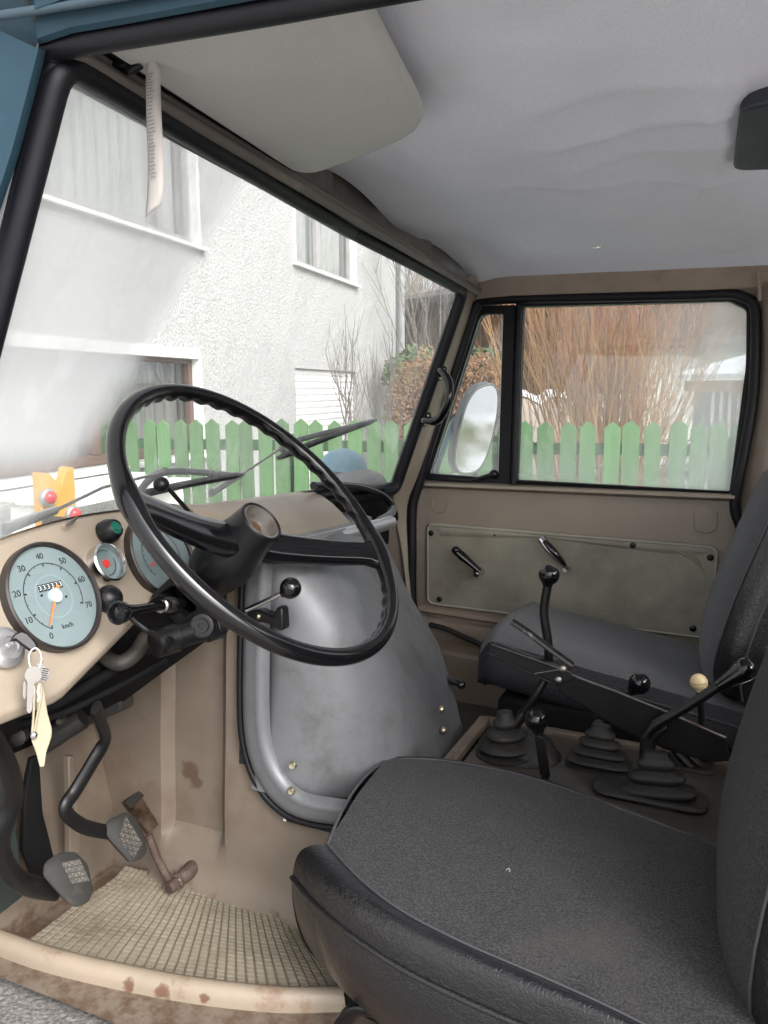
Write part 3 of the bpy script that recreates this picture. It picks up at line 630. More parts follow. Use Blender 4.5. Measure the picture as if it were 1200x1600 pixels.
# ---------- windscreen
WB, WT = V((-.776, 0, -.158)), V((-.596, 0, .320))
WNv = nrm((WT.z - WB.z, 0, -(WT.x - WB.x)))            # outward-ish/inward normal in XZ
def ws(y, t, off=0): 
    bow = .018 * (1 - ((y - 1.25) / .65) ** 2)
    p = WB.lerp(WT, t); return V((p.x - bow, y, p.z)) + WNv * off
wscr = MB()
wscr.grid([[ws(.566 + 1.354 * j / 24, -.05 + 1.1 * i / 8) for j in range(25)] for i in range(9)])
wo = wscr.build('windscreen', GL_WIND, truck)
yb0, yb1, yt0, yt1 = .580, 1.905, .586, 1.848
m = MB(); path = rpoly([ws(yb0, -.015, .004), ws(1.25, -.015, .004), ws(yb1, -.015, .004), ws(yt1, 1.02, .004), ws(1.25, 1.02, .004), ws(yt0, 1.02, .004)], [.10, .0, .03, .03, 0, .03])
m.tube(path, .0125, 10, closed=True, upv=None); m.build('windscreen_seal', RUB, truck)
m = MB(); m.tube([p + WNv * .008 for p in path], .0125, 16, closed=True); m.build('windscreen_seal', RUB, truck)
# header beam above the windscreen
def hs(y, k): return [(-.606, .318), (-.578, .336), (-.574, .347), (-.600, .356), (-.612, .375), (-.612, .41), (-.64, .445)][k]
m = MB(); rows = []
for k in range(7):
    r_ = []
    for j in range(61):
        y = .572 + 1.448 * j / 60; x, z = hs(y, k)
        rec = 0
        for (a, b) in ((.66, .80), (.83, 1.00), (1.03, 1.17), (1.20, 1.40), (1.43, 1.66), (1.69, 1.93)):
            if a < y < b: rec = min(1, (y - a) / .02, (b - y) / .02)
        if k in (3, 4, 5): x -= .012 * rec
        r_.append(V((x, y, z)))
    rows.append(r_)
m.grid(rows); m.build('windscreen_header', HEADM, truck, ang=25)
m = MB(); m.tube([V((-.574, .575, .3335)), V((-.574, 1.93, .3335))], .0075, 8); m.build('header_bead', HEADM, truck)
for y in (1.78, 1.83, 1.30):
    m = MB(); m.lathe((-.6205, y, .368), (1, 0, 0), [(-.002, .0035), (.0012, .0035)], 10); m.build('screw_hole', BLKD, truck)
# headlining
def xy_(pix): return [P(a, b, Z=.392).xy for a, b in pix]
CREASES = [(xy_([(1165, 161), (1069, 174), (975, 208), (850, 224)]), .006, .010), (xy_([(1145, 276), (1000, 284), (900, 283), (770, 300)]), .005, .014), (xy_([(1140, 210), (1000, 236), (880, 262)]), .005, .016), (xy_([(1190, 110), (1000, 120), (860, 160)]), .006, .03)]
def ceil_z(x, y):
    z = .405 - .012 * math.sin(min(1, max(0, (x + .6) / .5)) * math.pi / 2)
    z -= .010 * math.exp(-((x + .20) ** 2) / .004 - ((y - 1.3) ** 2) / .9)
    z -= .006 * math.sin((x - y * .12) * 26 + 1.5 * noise.noise(V((x * 3, y * 3, 0)))) * math.exp(-((x + .12) ** 2) / .08) * min(1, max(0, (y - .7) / .4))
    z += .006 * noise.noise(V((x * 8, y * 4, 3))) + .003 * noise.noise(V((x * 20, y * 9, 5)))
    z = .397 + (z - .397) * min(1, max(0, (1.97 - y) / .35))
    e = (2.0 - y); z -= .035 * math.exp(-(e / .07) ** 2)
    e = (x + .60); z -= .006 * math.exp(-(e / .05) ** 2) * (1 + math.sin(y * 14))
    # straight crease toward the roof vent, drawn tight over a roof bow
    c = (x + .02 - (y - 1.05) * -.1)
    z -= .013 * math.exp(-abs(c) / .022) * min(1, max(0, (y - .85) / .2)) * max(0, 1 - (y - .95) / .9)
    for (pl2, A_c, w_c) in CREASES:
        dm = 9; tt = 0
        for (a2, b2) in zip(pl2, pl2[1:]):
            e2 = b2 - a2; t2 = max(0, min(1, (V((x, y)) - a2).dot(e2) / e2.dot(e2))); q2 = (V((x, y)) - a2 - e2 * t2); 
            if q2.length < abs(dm): dm = q2.length * (1 if q2.x > 0 else -1)
        z -= A_c * (math.exp(-abs(dm) / w_c) if dm > 0 else math.exp(-abs(dm) / (w_c * 3)))
    d = (V((x, y, 0)) - V((-.205, .80, 0))).length; z += .006 * math.exp(-(d / .03) ** 2)
    return z
m = MB(); NX, NY = 190, 150
rows = [[V((-.615 + .012 * math.sin(y * 11) + (1.5 - -.0) * i / NX * 1.0, y, ceil_z(-.615 + 1.5 * i / NX, y))) for y in [.575 + 1.415 * j / NY for j in range(NY + 1)]] for i in range(NX + 1)]
m.grid(rows); m.build('headlining', LINER, truck)
m = MB(); m.slab([(-.64, .46, .44), (1.0, .46, .44), (1.0, 2.06, .44), (-.64, 2.06, .44)], (0, 0, .02)); m.build('roof_skin', BLUE, truck, smooth=False, bevel=.008)
m = MB(); c = P(932, 386, Z=ceil_z(-.27, 1.8)); m.lathe(c + V((0, 0, .002)), (0, 0, -1), [(0, .010), (.002, .010), (.004, .006), (.005, .001)], 16); m.build('lining_button', CHROME, truck)
m = MB(); c = P(812, 13, Z=.400); m.lathe(c + V((0, 0, .008)), (0, 0, -1), [(0, .013), (.008, .0125), (.010, .009), (.0095, .001)], 18); m.build('lining_plug', mat('brown_plug', (.17, .12, .10), .6), truck)
# dark ceiling vent at right
zc = .372
m = MB(); q = [P(1156, 172, Z=zc), P(1330, 140, Z=zc), P(1340, 262, Z=zc), P(1145, 268, Z=zc)]
m.slab(rpoly(q, .02), (0, 0, .03)); m.build('roof_vent', DKGLASS, truck, bevel=.004)
# sun visor
q = [V((-.562, .60, .352)), V((-.566, 1.02, .349)), V((-.345, .945, .366)), V((-.300, .60, .372))]
pl = rpoly(q, [.01, .05, .075, .01], 8)
m = MB(); 
mid = sum(pl, V((0, 0, 0))) / len(pl)
secs = [[p + (mid - p).normalized() * i_ + V((0, 0, dz)) for p in pl] for i_, dz in ((.010, .007), (.003, .006), (0, 0), (.003, -.006), (.010, -.0085))]
m.loft(secs); 
vis = m.build('sun_visor', VISM, truck, ang=60)
m = MB(); m.tube([V((-.577, .60, .356)), V((-.577, 1.0, .353))], .0035, 8); m.tube([V((-.577, .60, .356)), V((-.595, .60, .352))], .004, 8); m.build('visor_rod', CHROME, vis)
m = MB(); m.box((-.570, .655, .351), (.022, .02, .020)); m.tube([V((-.578, .652, .352)), V((-.56, .654, .340)), V((-.548, .656, .345))], .0045, 8); m.build('visor_hook', BLK, vis, bevel=.003)
# ---------- passenger side: A pillar, frames
lp = [(728, 432), (716, 452), (700, 505), (680, 580), (655, 660), (632, 735), (615, 775), (618, 810), (628, 860), (640, 960)]
rp = [(752, 432), (742, 482), (728, 530), (704, 600), (683, 680), (662, 742), (650, 780), (646, 810), (646, 860), (646, 960)]
m = MB(); rows = []
for (a, b), (c, d), yy in zip(lp, rp, (1.90, 1.852, 1.856, 1.864, 1.875, 1.895, 1.915, 1.93, 1.94, 1.94)):
    A, B = D(a, b, yy), D(c, d, 2.0); n_ = []
    for k in range(7):
        t = k / 6; p = A.lerp(B, t); p += V((.012, -.012, 0)) * math.sin(t * math.pi); n_.append(p)
    rows.append(n_)
rows = [list(x) for x in zip(*[cat(list(c_), 3) for c_ in zip(*rows)])]
m.grid(rows); m.build('front_pillar', PAINT, truck, ang=60)
# behind the pillar down to the floor: inner corner beside the glove box, its shadow put into the paint colour
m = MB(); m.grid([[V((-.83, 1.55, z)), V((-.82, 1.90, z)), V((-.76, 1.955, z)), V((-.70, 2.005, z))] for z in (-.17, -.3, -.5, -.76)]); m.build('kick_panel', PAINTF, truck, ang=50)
m = MB(); yh = 1.99
top = [(735, 431), (800, 424), (900, 419), (1000, 415), (1100, 411), (1200, 407), (1400, 400)]
bot = [(735, 482), (800, 474), (900, 470), (1000, 467), (1100, 464), (1190, 460), (1400, 452)]
m.grid([[D(*a, 1.965) for a in top], [D(a[0], a[1] + 8, 1.955) for a in top], [D(a[0], a[1] - 12, 1.975) for a in bot], [D(*a, 2.0) for a in bot]]); m.build('roof_rail', PAINTD, truck, ang=25)
# wavy edge of the lining over the rail
# rear pillar
m = MB()
L_ = [(1174, 440), (1176, 475), (1178, 560), (1168, 650), (1155, 745), (1150, 790), (1156, 840), (1165, 900), (1165, 1060)]
R_ = [(1200, 440), (1203, 475), (1206, 560), (1200, 650), (1188, 735), (1190, 775), (1215, 800), (1230, 840), (1240, 1060)]
E_ = [(1420, 420), (1420, 475), (1420, 560), (1420, 650), (1420, 740), (1420, 790), (1420, 840), (1420, 900), (1440, 1060)]
rows = []
for a, b, c in zip(L_, R_, E_): rows.append([D(*a, 2.005), D(*((a[0] + b[0]) / 2, (a[1] + b[1]) / 2), 1.995), D(*b, 1.955), D(b[0] + 12, b[1] + 2, 1.945), D(*c, 1.935)])
rows = [list(x) for x in zip(*[cat(list(c_), 3) for c_ in zip(*rows)])]
m.grid(rows); m.build('rear_pillar', PAINT, truck, ang=50)
m = MB(); m.tube([D(1186, 425, 1.955), D(1187, 470, 1.955)], .004, 6); m.build('pillar_seam', PAINTD, truck)
# door opening seal
m = MB(); sp = cat([D(*a, 1.985) for a in ((746, 474), (735, 500), (705, 595), (673, 690), (655, 752), (645, 785), (643, 815), (643, 860), (643, 935), (650, 965))], 4); sp = [p * (1.962 / 1.985) for p in sp]
m.tube(sp, .0145, 10); m.build('door_seal', RUB, truck)
m = MB(); sp = cat([D(*a, 1.985) for a in ((738, 482), (748, 471), (800, 467), (900, 465), (1000, 463), (1090, 461), (1140, 459), (1160, 464), (1178, 476), (1181, 520), (1177, 620), (1164, 700), (1150, 770), (1149, 800), (1158, 830), (1160, 900))], 4)
m.tube(sp, .012, 10); m.build('door_seal', RUB, truck)
m = MB(); m.ring([V((.47, .50, -.9)), V((.47, 2.05, -.9)), V((.47, 2.05, .43)), V((.47, .50, .43))], [V((.47, .68, -.12)), V((.47, 1.87, -.12)), V((.47, 1.87, .33)), V((.47, .68, .33))], (.03, 0, 0)); m.grid([[V((x, 2.03, z)) for z in (-.9, -.1, .43)] for x in (.25, .47)])
m.build('rear_wall', PAINT, truck)
# ---------- passenger door
door = thing('x', '', ''); CABROOTS.remove(door); 
for k in ('label', 'category'): del door[k]
door.name = 'passenger_door'; door.parent = truck
m = MB(); q = [(655, 757), (1149, 774), (1160, 800), (1165, 870), (1150, 1062), (1000, 1042), (850, 1008), (700, 972), (650, 955), (648, 800)]
m.slab([D(*a, 2.0) for a in q], (0, .03, 0)); 
ds = m.build('door_skin', PAINT, door, bevel=.004)
m = MB(); a, b = D(655, 752, 1.985), D(1148, 772, 1.985)
m.loft([[p, p + V((0, -.012, -.003)), p + V((0, -.014, -.010)), p + V((0, .010, -.018)), p + V((0, .03, -.018)), p + V((0, .03, .004))] for p in (a, b)]); m.build('belt_ledge', PAINT, door, ang=40)
m = MB(); a, b = D(652, 950, 1.99), D(1160, 1030, 1.99); m.loft([[p + V((0, .01, .012)), p + V((0, -.006, .006)), p + V((0, -.008, -.004)), p + V((0, .01, -.010))] for p in (a, b)]); m.build('lower_fold', PAINTD, door, ang=30)
for (x0, x1, y0, y1) in ((675, 700, 779, 800), (1084, 1120, 800, 832)):
    m = MB(); c = [D(x0, y0, 1.9985), D(x0 + 1, y1 - 8, 1.9985), D((x0 + x1) / 2 - 6, y1, 1.9985), D((x0 + x1) / 2 + 6, y1, 1.9985), D(x1 - 1, y1 - 8, 1.9985), D(x1, y0, 1.9985)]
    m.tube(cat(c, 4), .0016, 6); m.build('pressed_mark', PAINT, door)
# card
q = rpoly([D(667, 816, 1.995), D(1124, 853, 1.995), D(1112, 1000, 1.995), D(667, 944, 1.995)], .025, 8)
m = MB(); m.slab(q, (0, -.004, 0)); 
cd_ = m.build('door_card', CARD, door, ang=50, bevel=.0015)
m = MB(); m.tube([p + V((0, -.004, 0)) for p in inner(q, .004)], .0022, 6, closed=True); m.build('card_welt', mat('card_welt', (.42, .40, .35), .5), cd_)
m = MB(); m.grid([[D(x, y + 8 * t + (6 * math.sin(x * .02) * t), 1.9905 - .003 * math.sin(t * math.pi)) for x, y in ((688, 824), (760, 829), (850, 838), (950, 845), (1040, 851), (1105, 858))] for t in [i / 6 for i in range(7)]]); m.build('card_crease', CARD, cd_, ang=80)
m = MB(); 
for dd in (0, 9): m.tube(cat([D(x, y, 1.990) for x, y in ((1030 + dd, 852), (1060 + dd, 862 - dd * .3), (1088 + dd * .5, 880), (1103 + dd * .3, 905))], 4), [.0015] * 4 + [.0035] * 5 + [.001] * 4, 6)
m.build('card_wrinkle', CARD, cd_, ang=80)
for (x, y, r) in ((674, 833, .0075), (773, 836, .003), (989, 852, .0075), (1110, 871, .0078), (1083, 982, .0078), (687, 936, .0072)):
    m = MB(); m.lathe(D(x, y, 1.9905), (0, -1, 0), [(0, r), (.003, r), (.0052, r * .55), (.0055, .0004)], 16); m.build('card_clip', BAKS, cd_)
# window winder and latch handle
m = MB(); a, b = D(750, 893, 1.955), D(712, 860, 1.945); m.lathe(D(750, 893, 1.99), (0, -1, 0), [(0, .013), (.008, .011), (.03, .008), (.038, .0085), (.04, .004)], 16)
wc = m.build('window_winder', CHROME, door)
m = MB(); m.tube([a, a.lerp(b, .35), a.lerp(b, .7), b], [.008, .0095, .0125, .0115], 10, flat=.7); m.ball(b, .011, n=12); m.build('winder_arm', BAK, wc)
m = MB(); m.lathe(D(886, 888, 1.99), (0, -1, 0), [(0, .010), (.02, .007), (.03, .006)], 14); lh = m.build('latch_handle', CHROME, door)
m = MB(); m.tube([D(889, 888, 1.962), D(872, 872, 1.952), D(858, 855, 1.948), D(846, 840, 1.95)], [.008, .0115, .0145, .012], 10, flat=.55); m.build('latch_grip', CHROME, lh)
m = MB(); m.tube([D(884, 884, 1.948), D(872, 869, 1.941), D(860, 856, 1.938), D(850, 845, 1.941)], [.004, .0075, .009, .006], 10, flat=.6); m.build('latch_inlay', BAK, lh)
# glazing: quarter window + main window
yg = 2.012
qo = [D(*a, 1.996) for a in ((741, 478), (806, 476), (797, 763), (654, 748))]; qi = [D(*a, 1.996) for a in ((751, 490), (786, 490), (778, 747), (671, 740))]
m = MB(); m.ring(rpoly(qo, .006), rpoly(qi, [.02, .006, .01, .008]), (0, .03, 0)); m.build('quarter_window_frame', RUB, door, bevel=.003)
m = MB(); m.slab(rpoly(inner(qi, -.003), .005), (0, .003, 0)); m.v = [p + V((0, .014, 0)) for p in m.v]; m.build('quarter_glass', GL_SIDE, door, smooth=False)
m = MB(); m.tube([p + V((0, .006, 0)) for p in rpoly(qi, [.02, .006, .01, .008])], .0022, 6, closed=True); m.build('quarter_glass_trim', ALU, door)
mo = [D(*a, 1.996) for a in ((806, 470), (1150, 462), (1180, 484), (1178, 600), (1148, 777), (797, 764))]; mi = [D(*a, 1.996) for a in ((817, 479), (1140, 470), (1167, 483), (1166, 570), (1140, 768), (808, 750))]
m = MB(); m.ring(rpoly(mo, [.004, .02, .02, .02, .01, .004]), rpoly(mi, [.004, .006, .01, .02, .004, .004]), (0, .03, 0)); m.build('window_frame', RUB, door, bevel=.003)
m = MB(); m.slab(rpoly(inner(mi, -.003), .004), (0, .004, 0)); m.v = [p + V((0, .016, 0)) for p in m.v]; m.build('window_glass', GL_SIDE, door, smooth=False)
m = MB(); m.tube([D(811, 478, 1.985), D(802, 757, 1.985)], .0075, 8); m.build('divider_bar', RUB, door)
m = MB(); m.beam(D(806, 753, 1.99), D(1140, 771, 1.99), (0, .004, 0), (0, 0, .004)); m.build('glass_channel', BLKD, door, smooth=False)
m = MB(); c = D(770, 741, 1.982); m.lathe(c + V((0, .01, 0)), (0, -1, 0), [(0, .012), (.010, .010), (.014, .004)], 14); m.tube([c, D(735, 752, 1.975), D(700, 749, 1.978)], [.006, .004, .003], 8); m.build('quarter_catch', BLK, door)
# ledges below the door
def ledge(p0, p1, y, prof, name, mt):
    A, B = D(*p0, y), D(*p1, y); m = MB(); m.grid([[p + V(q) for q in prof] for p in (A, A.lerp(B, .33), A.lerp(B, .66), B)]); return m.build(name, mt, truck, ang=30)
ledge((650, 962), (1170, 1046), 1.99, [(0, .03, .003), (0, 0, 0), (0, -.008, -.004), (0, -.012, -.018), (0, -.012, -.045), (0, -.004, -.06), (0, -.055, -.066), (0, -.065, -.074), (0, -.066, -.20)], 'door_sill', PAINTD)
m = MB(); m.tube(cat([D(672, 976, 1.955), D(700, 984, 1.945), D(735, 1000, 1.935), D(790, 1022, 1.93), D(900, 1050, 1.93)], 5), .0075, 8); m.build('cable_tube', RUBD, truck)
# ---------- grab handle
gh = MB(); a, b = D(688, 583, 1.862), D(664, 655, 1.872)
gh.tube(cat([a, a + V((.012, -.03, .004)), D(702, 600, 1.82), D(699, 630, 1.815), D(684, 656, 1.83), b + V((.010, -.03, -.004)), b], 5), [.0065] * 4 + [.008] * 4 + [.0105] * 15 + [.008] * 4 + [.0065] * 4, 12)
gho = gh.build('grab_handle', BAK, truck)
for c, dv in ((a, 1), (b, -1)):
    m = MB(); e1 = (a - b).normalized(); e2 = V((.85, .5, 0)).normalized()
    pts = [c + e1 * (.019 * math.cos(t)) + e2 * (.010 * math.sin(t)) + V((.003, .002, 0)) for t in [k * math.pi / 10 for k in range(20)]]
    nn = e1.cross(e2).normalized(); nn = nn if nn.y < 0 else -nn; m.slab(pts, nn * .005); f = m.build('handle_foot', BAKS, gho, bevel=.001)
    for s in (.011, -.012):
        m = MB(); m.ball(c + e1 * s + nn * .007 + V((.003, .002, 0)), .0035, n=10); m.build('screw', BRASS, gho)
# ---------- door mirror (outside)
mc = P(742, 672, Y=2.24); mn = nrm((1.12, -.50, -.30))
q = [(757, 603), (770, 602), (777, 612), (778, 632), (774, 662), (764, 702), (752, 728), (738, 738), (722, 739), (713, 730), (711, 712), (716, 680), (728, 636), (742, 612)]
poly = cat([PP(x, y, mc, mn) for x, y in q], 3, closed=True)
m = MB(); m.slab([p - mn * .004 for p in inner(poly, -.005)], -mn * .022); mr = m.build('door_mirror', mat('mirror_housing', (.18, .19, .20), .5), truck, bevel=.003)
m = MB(); m.slab(poly, mn * .0005); m.build('mirror_glass', MIRR, mr, smooth=False)
m = MB(); m.tube([p for p in inner(poly, -.001)], .0032, 8, closed=True); m.build('mirror_rim', mat('mirror_rim', (.30, .31, .32), .4), mr)
m = MB(); m.tube(cat([P(742, 655, Y=2.27), P(716, 652, Y=2.25), P(706, 664, Y=2.2), P(694, 700, Y=2.13), P(684, 728, Y=2.08), P(682, 745, Y=2.06)], 4), .0075, 8); m.build('mirror_arm', mat('mirror_arm_paint', (.12, .19, .24), .45), mr)
m = MB(); m.lathe(P(711, 655, Y=2.25), (0, -1, .2), [(-.012, .012), (.012, .012), (.016, .008)], 12); m.build('mirror_clamp', BLK, mr)
# ---------- driver side door frame (blue outside, black seal)
m = MB(); sp = [P(x, y, Y=.585) for x, y in ((92, 84), (82, 110), (52, 190), (20, 280), (-12, 372), (-50, 480), (-90, 590))]; m.tube(cat(sp, 4), .0105, 12); m.build('driver_door_seal', RUB, truck)
m = MB(); sp = [P(x, y, Y=.578) for x, y in ((62, 88), (100, 74), (200, 56), (400, 22), (640, -22), (800, -52), (1000, -90))]; m.tube(cat(sp, 4), .0105, 12); m.build('driver_door_seal', RUB, truck)
m = MB(); m.ball(P(85, 84, Y=.582), .0125, n=14); m.build('driver_door_seal', RUB, truck)
cols = []
for (a, b) in (((74, 80), (-60, 20)), ((56, 150), (-120, 60)), ((32, 240), (-180, 150)), ((3, 330), (-250, 250)), ((-58, 500), (-400, 400))):
    cols.append([P(a[0] + 6, a[1], Y=.61), P(a[0] - 3, a[1] - 2, Y=.565), P(a[0] - 14, a[1] - 4, Y=.556), P(*b, Y=.55), P(b[0] - 60, b[1], Y=.60)])
m = MB(); m.grid(cols); m.build('outer_pillar', BLUE, truck, ang=40)
cols = []
for (x, y) in ((60, 70), (113, 52), (200, 37), (400, 0), (640, -42), (1000, -105)):
    cols.append([P(x, y + 4, Y=.60), P(x, y, Y=.565), P(x - 2, y - 10, Y=.560), P(x - 4, y - 30, Y=.558), P(x - 6, y - 52, Y=.556), P(x - 6, y - 56, Y=.545), P(x - 6, y - 110, Y=.545), P(x - 6, y - 115, Y=.60)])
m = MB(); m.grid(cols); m.build('outer_roof_rail', BLUE, truck, ang=30)
m = MB(); m.slab([P(-160, -80, Y=.578), P(150, -80, Y=.578), P(150, 50, Y=.578), P(74, 74, Y=.578), P(58, 110, Y=.578), P(-160, 110, Y=.578)], (0, .015, 0)); m.build('frame_corner', BLUE, truck, bevel=.003)
m = MB(); m.tube([P(-60, 34, Y=.548), P(120, 6, Y=.55), P(400, -42, Y=.552)], .004, 8); m.build('roof_gutter', mat('blue_paint_scuffed', (.06, .10, .13), .6), truck)
# ---------- dashboard
GC = V((-.712, .694, -.214)); GN = V((math.cos(.448), 0, math.sin(.448))); GU = V((-GN.z, 0, GN.x))
def gp(px, py, off=0): return PP(px, py, GC + GN * off, GN)
def dash_pt(y, t):
    """t 0 at the windscreen base, 1 at the lower edge"""
    s = min(1, max(0, (y - .96) / .14)); s = s * s * (3 - 2 * s)
    dip = max(0, min(1, (.84 - y) / .2)); ztop = -.130 - .022 * dip * dip; top = V((-.765, y, ztop + .001))
    # driver panel
    e = GC + V((0, y - GC.y, 0)) - GN * .006
    low_z = -.292 if y < .66 else -.292 + (y - .66) * .33
    lowp = e - GU * ((GC.z - low_z) / GU.z)
    upp = e + GU * ((ztop + .214) / GU.z)
    A = [top, upp + V((-.018, 0, .0)), upp, upp.lerp(lowp, .2), upp.lerp(lowp, .4), upp.lerp(lowp, .6), upp.lerp(lowp, .8), lowp, lowp + V((.006, 0, -.008)), lowp + V((.012, 0, -.018)), lowp + V((.008, 0, -.030)), lowp + V((-.01, 0, -.036)), lowp + V((-.05, 0, -.03))]
    q0, q1 = V((-.766, y, -.135)), V((-.640, y, -.206))
    B = [V((-.775, y, -.150)), V((-.768, y, -.138))] + [q0.lerp(q1, i / 6) + V((.2, 0, .35)) * .036 * math.sin(math.pi * (i / 6) ** .8) for i in range(1, 7)] + [V((-.638, y, -.212)), V((-.642, y, -.222)), V((-.66, y, -.24)), V((-.69, y, -.25)), V((-.72, y, -.25))]
    i = t * (len(A) - 1); k = min(len(A) - 2, int(i)); f = i - k
    a = A[k].lerp(A[k + 1], f); b = B[k].lerp(B[k + 1], f)
    return a.lerp(b, s)
ys = [.52 + (1.40 - .52) * j / 60 for j in range(61)]
m = MB(); m.grid([[dash_pt(y - (.02 * (t - .1) if y > 1.39 else 0), t) for y in ys] for t in [i / 36 for i in range(37)]])
dash = m.build('dashboard', PAINT, truck, ang=60)
# pen mark on the dash
def dashpix(px, py):
    best = None
    for j in range(61):
        for i in range(31):
            p = dash_pt(ys[j], i / 36); c = AC @ p; x = 600 + F * c.x / -c.z; y = 800 - F * c.y / -c.z; d = (x - px) ** 2 + (y - py) ** 2
            if best is None or d < best[0]: best = (d, p)
    p = best[1]; n = V((.5, -.25, .8)).normalized()
    return PP(px, py, p, nrm((.55, 0, .83))) + V((.0008, 0, .0012))
for st in (((283, 803), (287, 795), (289, 790), (291, 797), (293, 806)), ((285, 799), (293, 799)), ((296, 797), (297, 803), (299, 798), (301, 803), (304, 796))):
    m = MB(); m.tube([dashpix(*a) for a in st], .0007, 5); m.build('pen_mark', PEN, dash)
# aluminium lip and glove shelf
m = MB(); pr = lambda y, x: [V((x - .012, y, -.200)), V((x + .004, y, -.192)), V((x + .014, y, -.196)), V((x + .018, y, -.206)), V((x + .014, y, -.216)), V((x - .008, y, -.226))]
m.loft([pr(y, -.634 - (0 if y < 1.50 else (y - 1.5) * .02)) for y in [.985 + .56 * k / 12 for k in range(13)]]); m.build('dash_lip', ALU, dash, ang=50)
m = MB(); m.tube(cat([V((-.652, 1.53, -.205)), V((-.67, 1.62, -.205)), V((-.70, 1.72, -.203)), V((-.735, 1.80, -.20))], 5), .0125, 10, flat=.8); m.build('shelf_lip', mat('grey_shelf_lip', (.22, .225, .23), .35, metal=.4), dash)
# glove opening: black box and curved rim
m = MB(); m.box((-.79, 1.635, -.235), (.02, .53, .15)); m.grid([[V((-.78, y, -.30)), V((-.70, y, -.285)), V((-.655, y, -.235))] for y in (1.38, 1.46, 1.54)]); m.grid([[V((-.78, 1.385, z)), V((-.71, 1.385, z))] for z in (-.24, -.155)]); m.build('glove_box', BLKD, truck, ang=40)
m = MB(); m.grid([[V((-.79, y, -.142)), V((-.745, y, -.135 - .01 * ((y - 1.38) / .45) ** 2)), V((-.735, y, -.145 - .012 * ((y - 1.38) / .45) ** 2))] for y in [1.38 + .46 * k / 10 for k in range(11)]]); m.build('shelf_top', BLK, truck, ang=50)
m = MB(); m.tube(cat([P(490, 759, X=-.735), P(520, 757, X=-.74), P(560, 760, X=-.74), P(590, 770, X=-.735), P(608, 783, X=-.72), P(616, 800, X=-.71), P(617, 812, X=-.71)], 5), .0085, 10); m.build('glove_rim', BAK, truck)
m = MB(); m.grid([[P(560, 822, X=-.66), P(590, 812, X=-.68), P(606, 800, X=-.70)], [P(562, 834, X=-.645), P(590, 822, X=-.665), P(608, 806, X=-.69)]]); m.build('shelf_board', PAINT, truck)
# gauges
def gauge(name, c, r, bez_w, bm, dial_m, depth=.010):
    g = bpy.data.objects.new(name, None); sc.collection.objects.link(g); g.parent = truck
    m = MB(); m.lathe(c, GN, [(-.008, r), (depth, r), (depth + .002, r - .002), (depth + .002, r - bez_w * .6), (depth - .001, r - bez_w), (-.006, r - bez_w - .0005)], 56, caps=False); m.build('bezel', bm, g, ang=30)
    m = MB(); m.lathe(c, GN, [(0, r - bez_w + .001), (.0006, r - bez_w + .001)], 48); m.build('dial', dial_m, g, smooth=False)
    m = MB(); m.lathe(c + GN * (depth - .002), GN, [(0, r - bez_w + .0005), (.0008, r - bez_w + .0005)], 48); m.build('glass', GL_DIAL, g, smooth=False)
    return g
def dmat(c, off, ang=0, pos=(0, 0)):
    """text frame on the dial: x to the reader's right, y up the dial"""
    right = ey; M = Matrix((right, GU, GN)).transposed(); p = c + right * pos[0] + GU * pos[1] + GN * off
    return Matrix.Translation(p) @ (M @ Matrix.Rotation(ang, 3, 'Z')).to_4x4()
sg = gauge('speedometer', GC, .0675, .0048, BEZ, DIAL, .0055)
R = .061; parts = []; pm = MB()
def dv(a, r, off=.0012, c=GC): return c + (ey * math.sin(a) + GU * math.cos(a)) * r + GN * off
A_ = lambda v: math.radians((v - 40) * 3.80)
def arcb(m, c, a0, a1, r, w, off=.0012, n=50):
    m.grid([[dv(a0 + (a1 - a0) * i / n, r - w, off, c), dv(a0 + (a1 - a0) * i / n, r + w, off, c)] for i in range(n + 1)])
arcb(pm, GC, A_(0), A_(70), .0415, .0006)
for v in range(0, 71, 5):
    l_ = .004 if v % 10 == 0 else .0022; a = A_(v); wv_ = .0011 if v % 10 == 0 else .0004; t_ = (ey * math.cos(a) - GU * math.sin(a)) * wv_
    pm.add([dv(a, .0415 - l_) - t_, dv(a, .0415 - l_) + t_, dv(a, .0415) + t_, dv(a, .0415) - t_], [[0, 1, 2, 3]])
for v in range(0, 71, 10):
    a = A_(v); rr = .0505; text(str(v), .0108, dmat(GC, .0012, 0, (math.sin(a) * rr, math.cos(a) * rr)), parts)
text('km/h', .0085, dmat(GC, .0012, 0, (.004, -.038)), parts)
for v_, f_ in parts: pm.add(v_, f_)
for k in range(6):
    x = -.016 + k * .0062; pm.add([GC + ey * (x + a) + GU * (.0125 + b) + GN * .0014 for a, b in ((-.0026, -.0045), (.0026, -.0045), (.0026, .0045), (-.0026, .0045))], [[0, 1, 2, 3]])
pm.build('dial_markings', DARKT, sg, smooth=False)
pm = MB(); parts = []
for k in range(6): text('3', .0085, dmat(GC, .0016, 0, (-.016 + k * .0062, .0125)), parts)
for v_, f_ in parts: pm.add(v_, f_)
pm.build('odometer_digits', mat('odometer_white', (.6, .62, .62), .6), sg, smooth=False)
pm = MB(); arcb(pm, GC, 0, 2 * math.pi, .0262, .0007); pm.build('inner_ring', mat('dial_ring', (.24, .32, .34), .5), sg)
pm = MB(); a = A_(2); t_ = (ey * math.cos(a) - GU * math.sin(a)); pm.slab([dv(a, .004, .004) - t_ * .0016, dv(a, .04, .004) - t_ * .0006, dv(a, .04, .004) + t_ * .0006, dv(a, .004, .004) + t_ * .0016], GN * .0006)
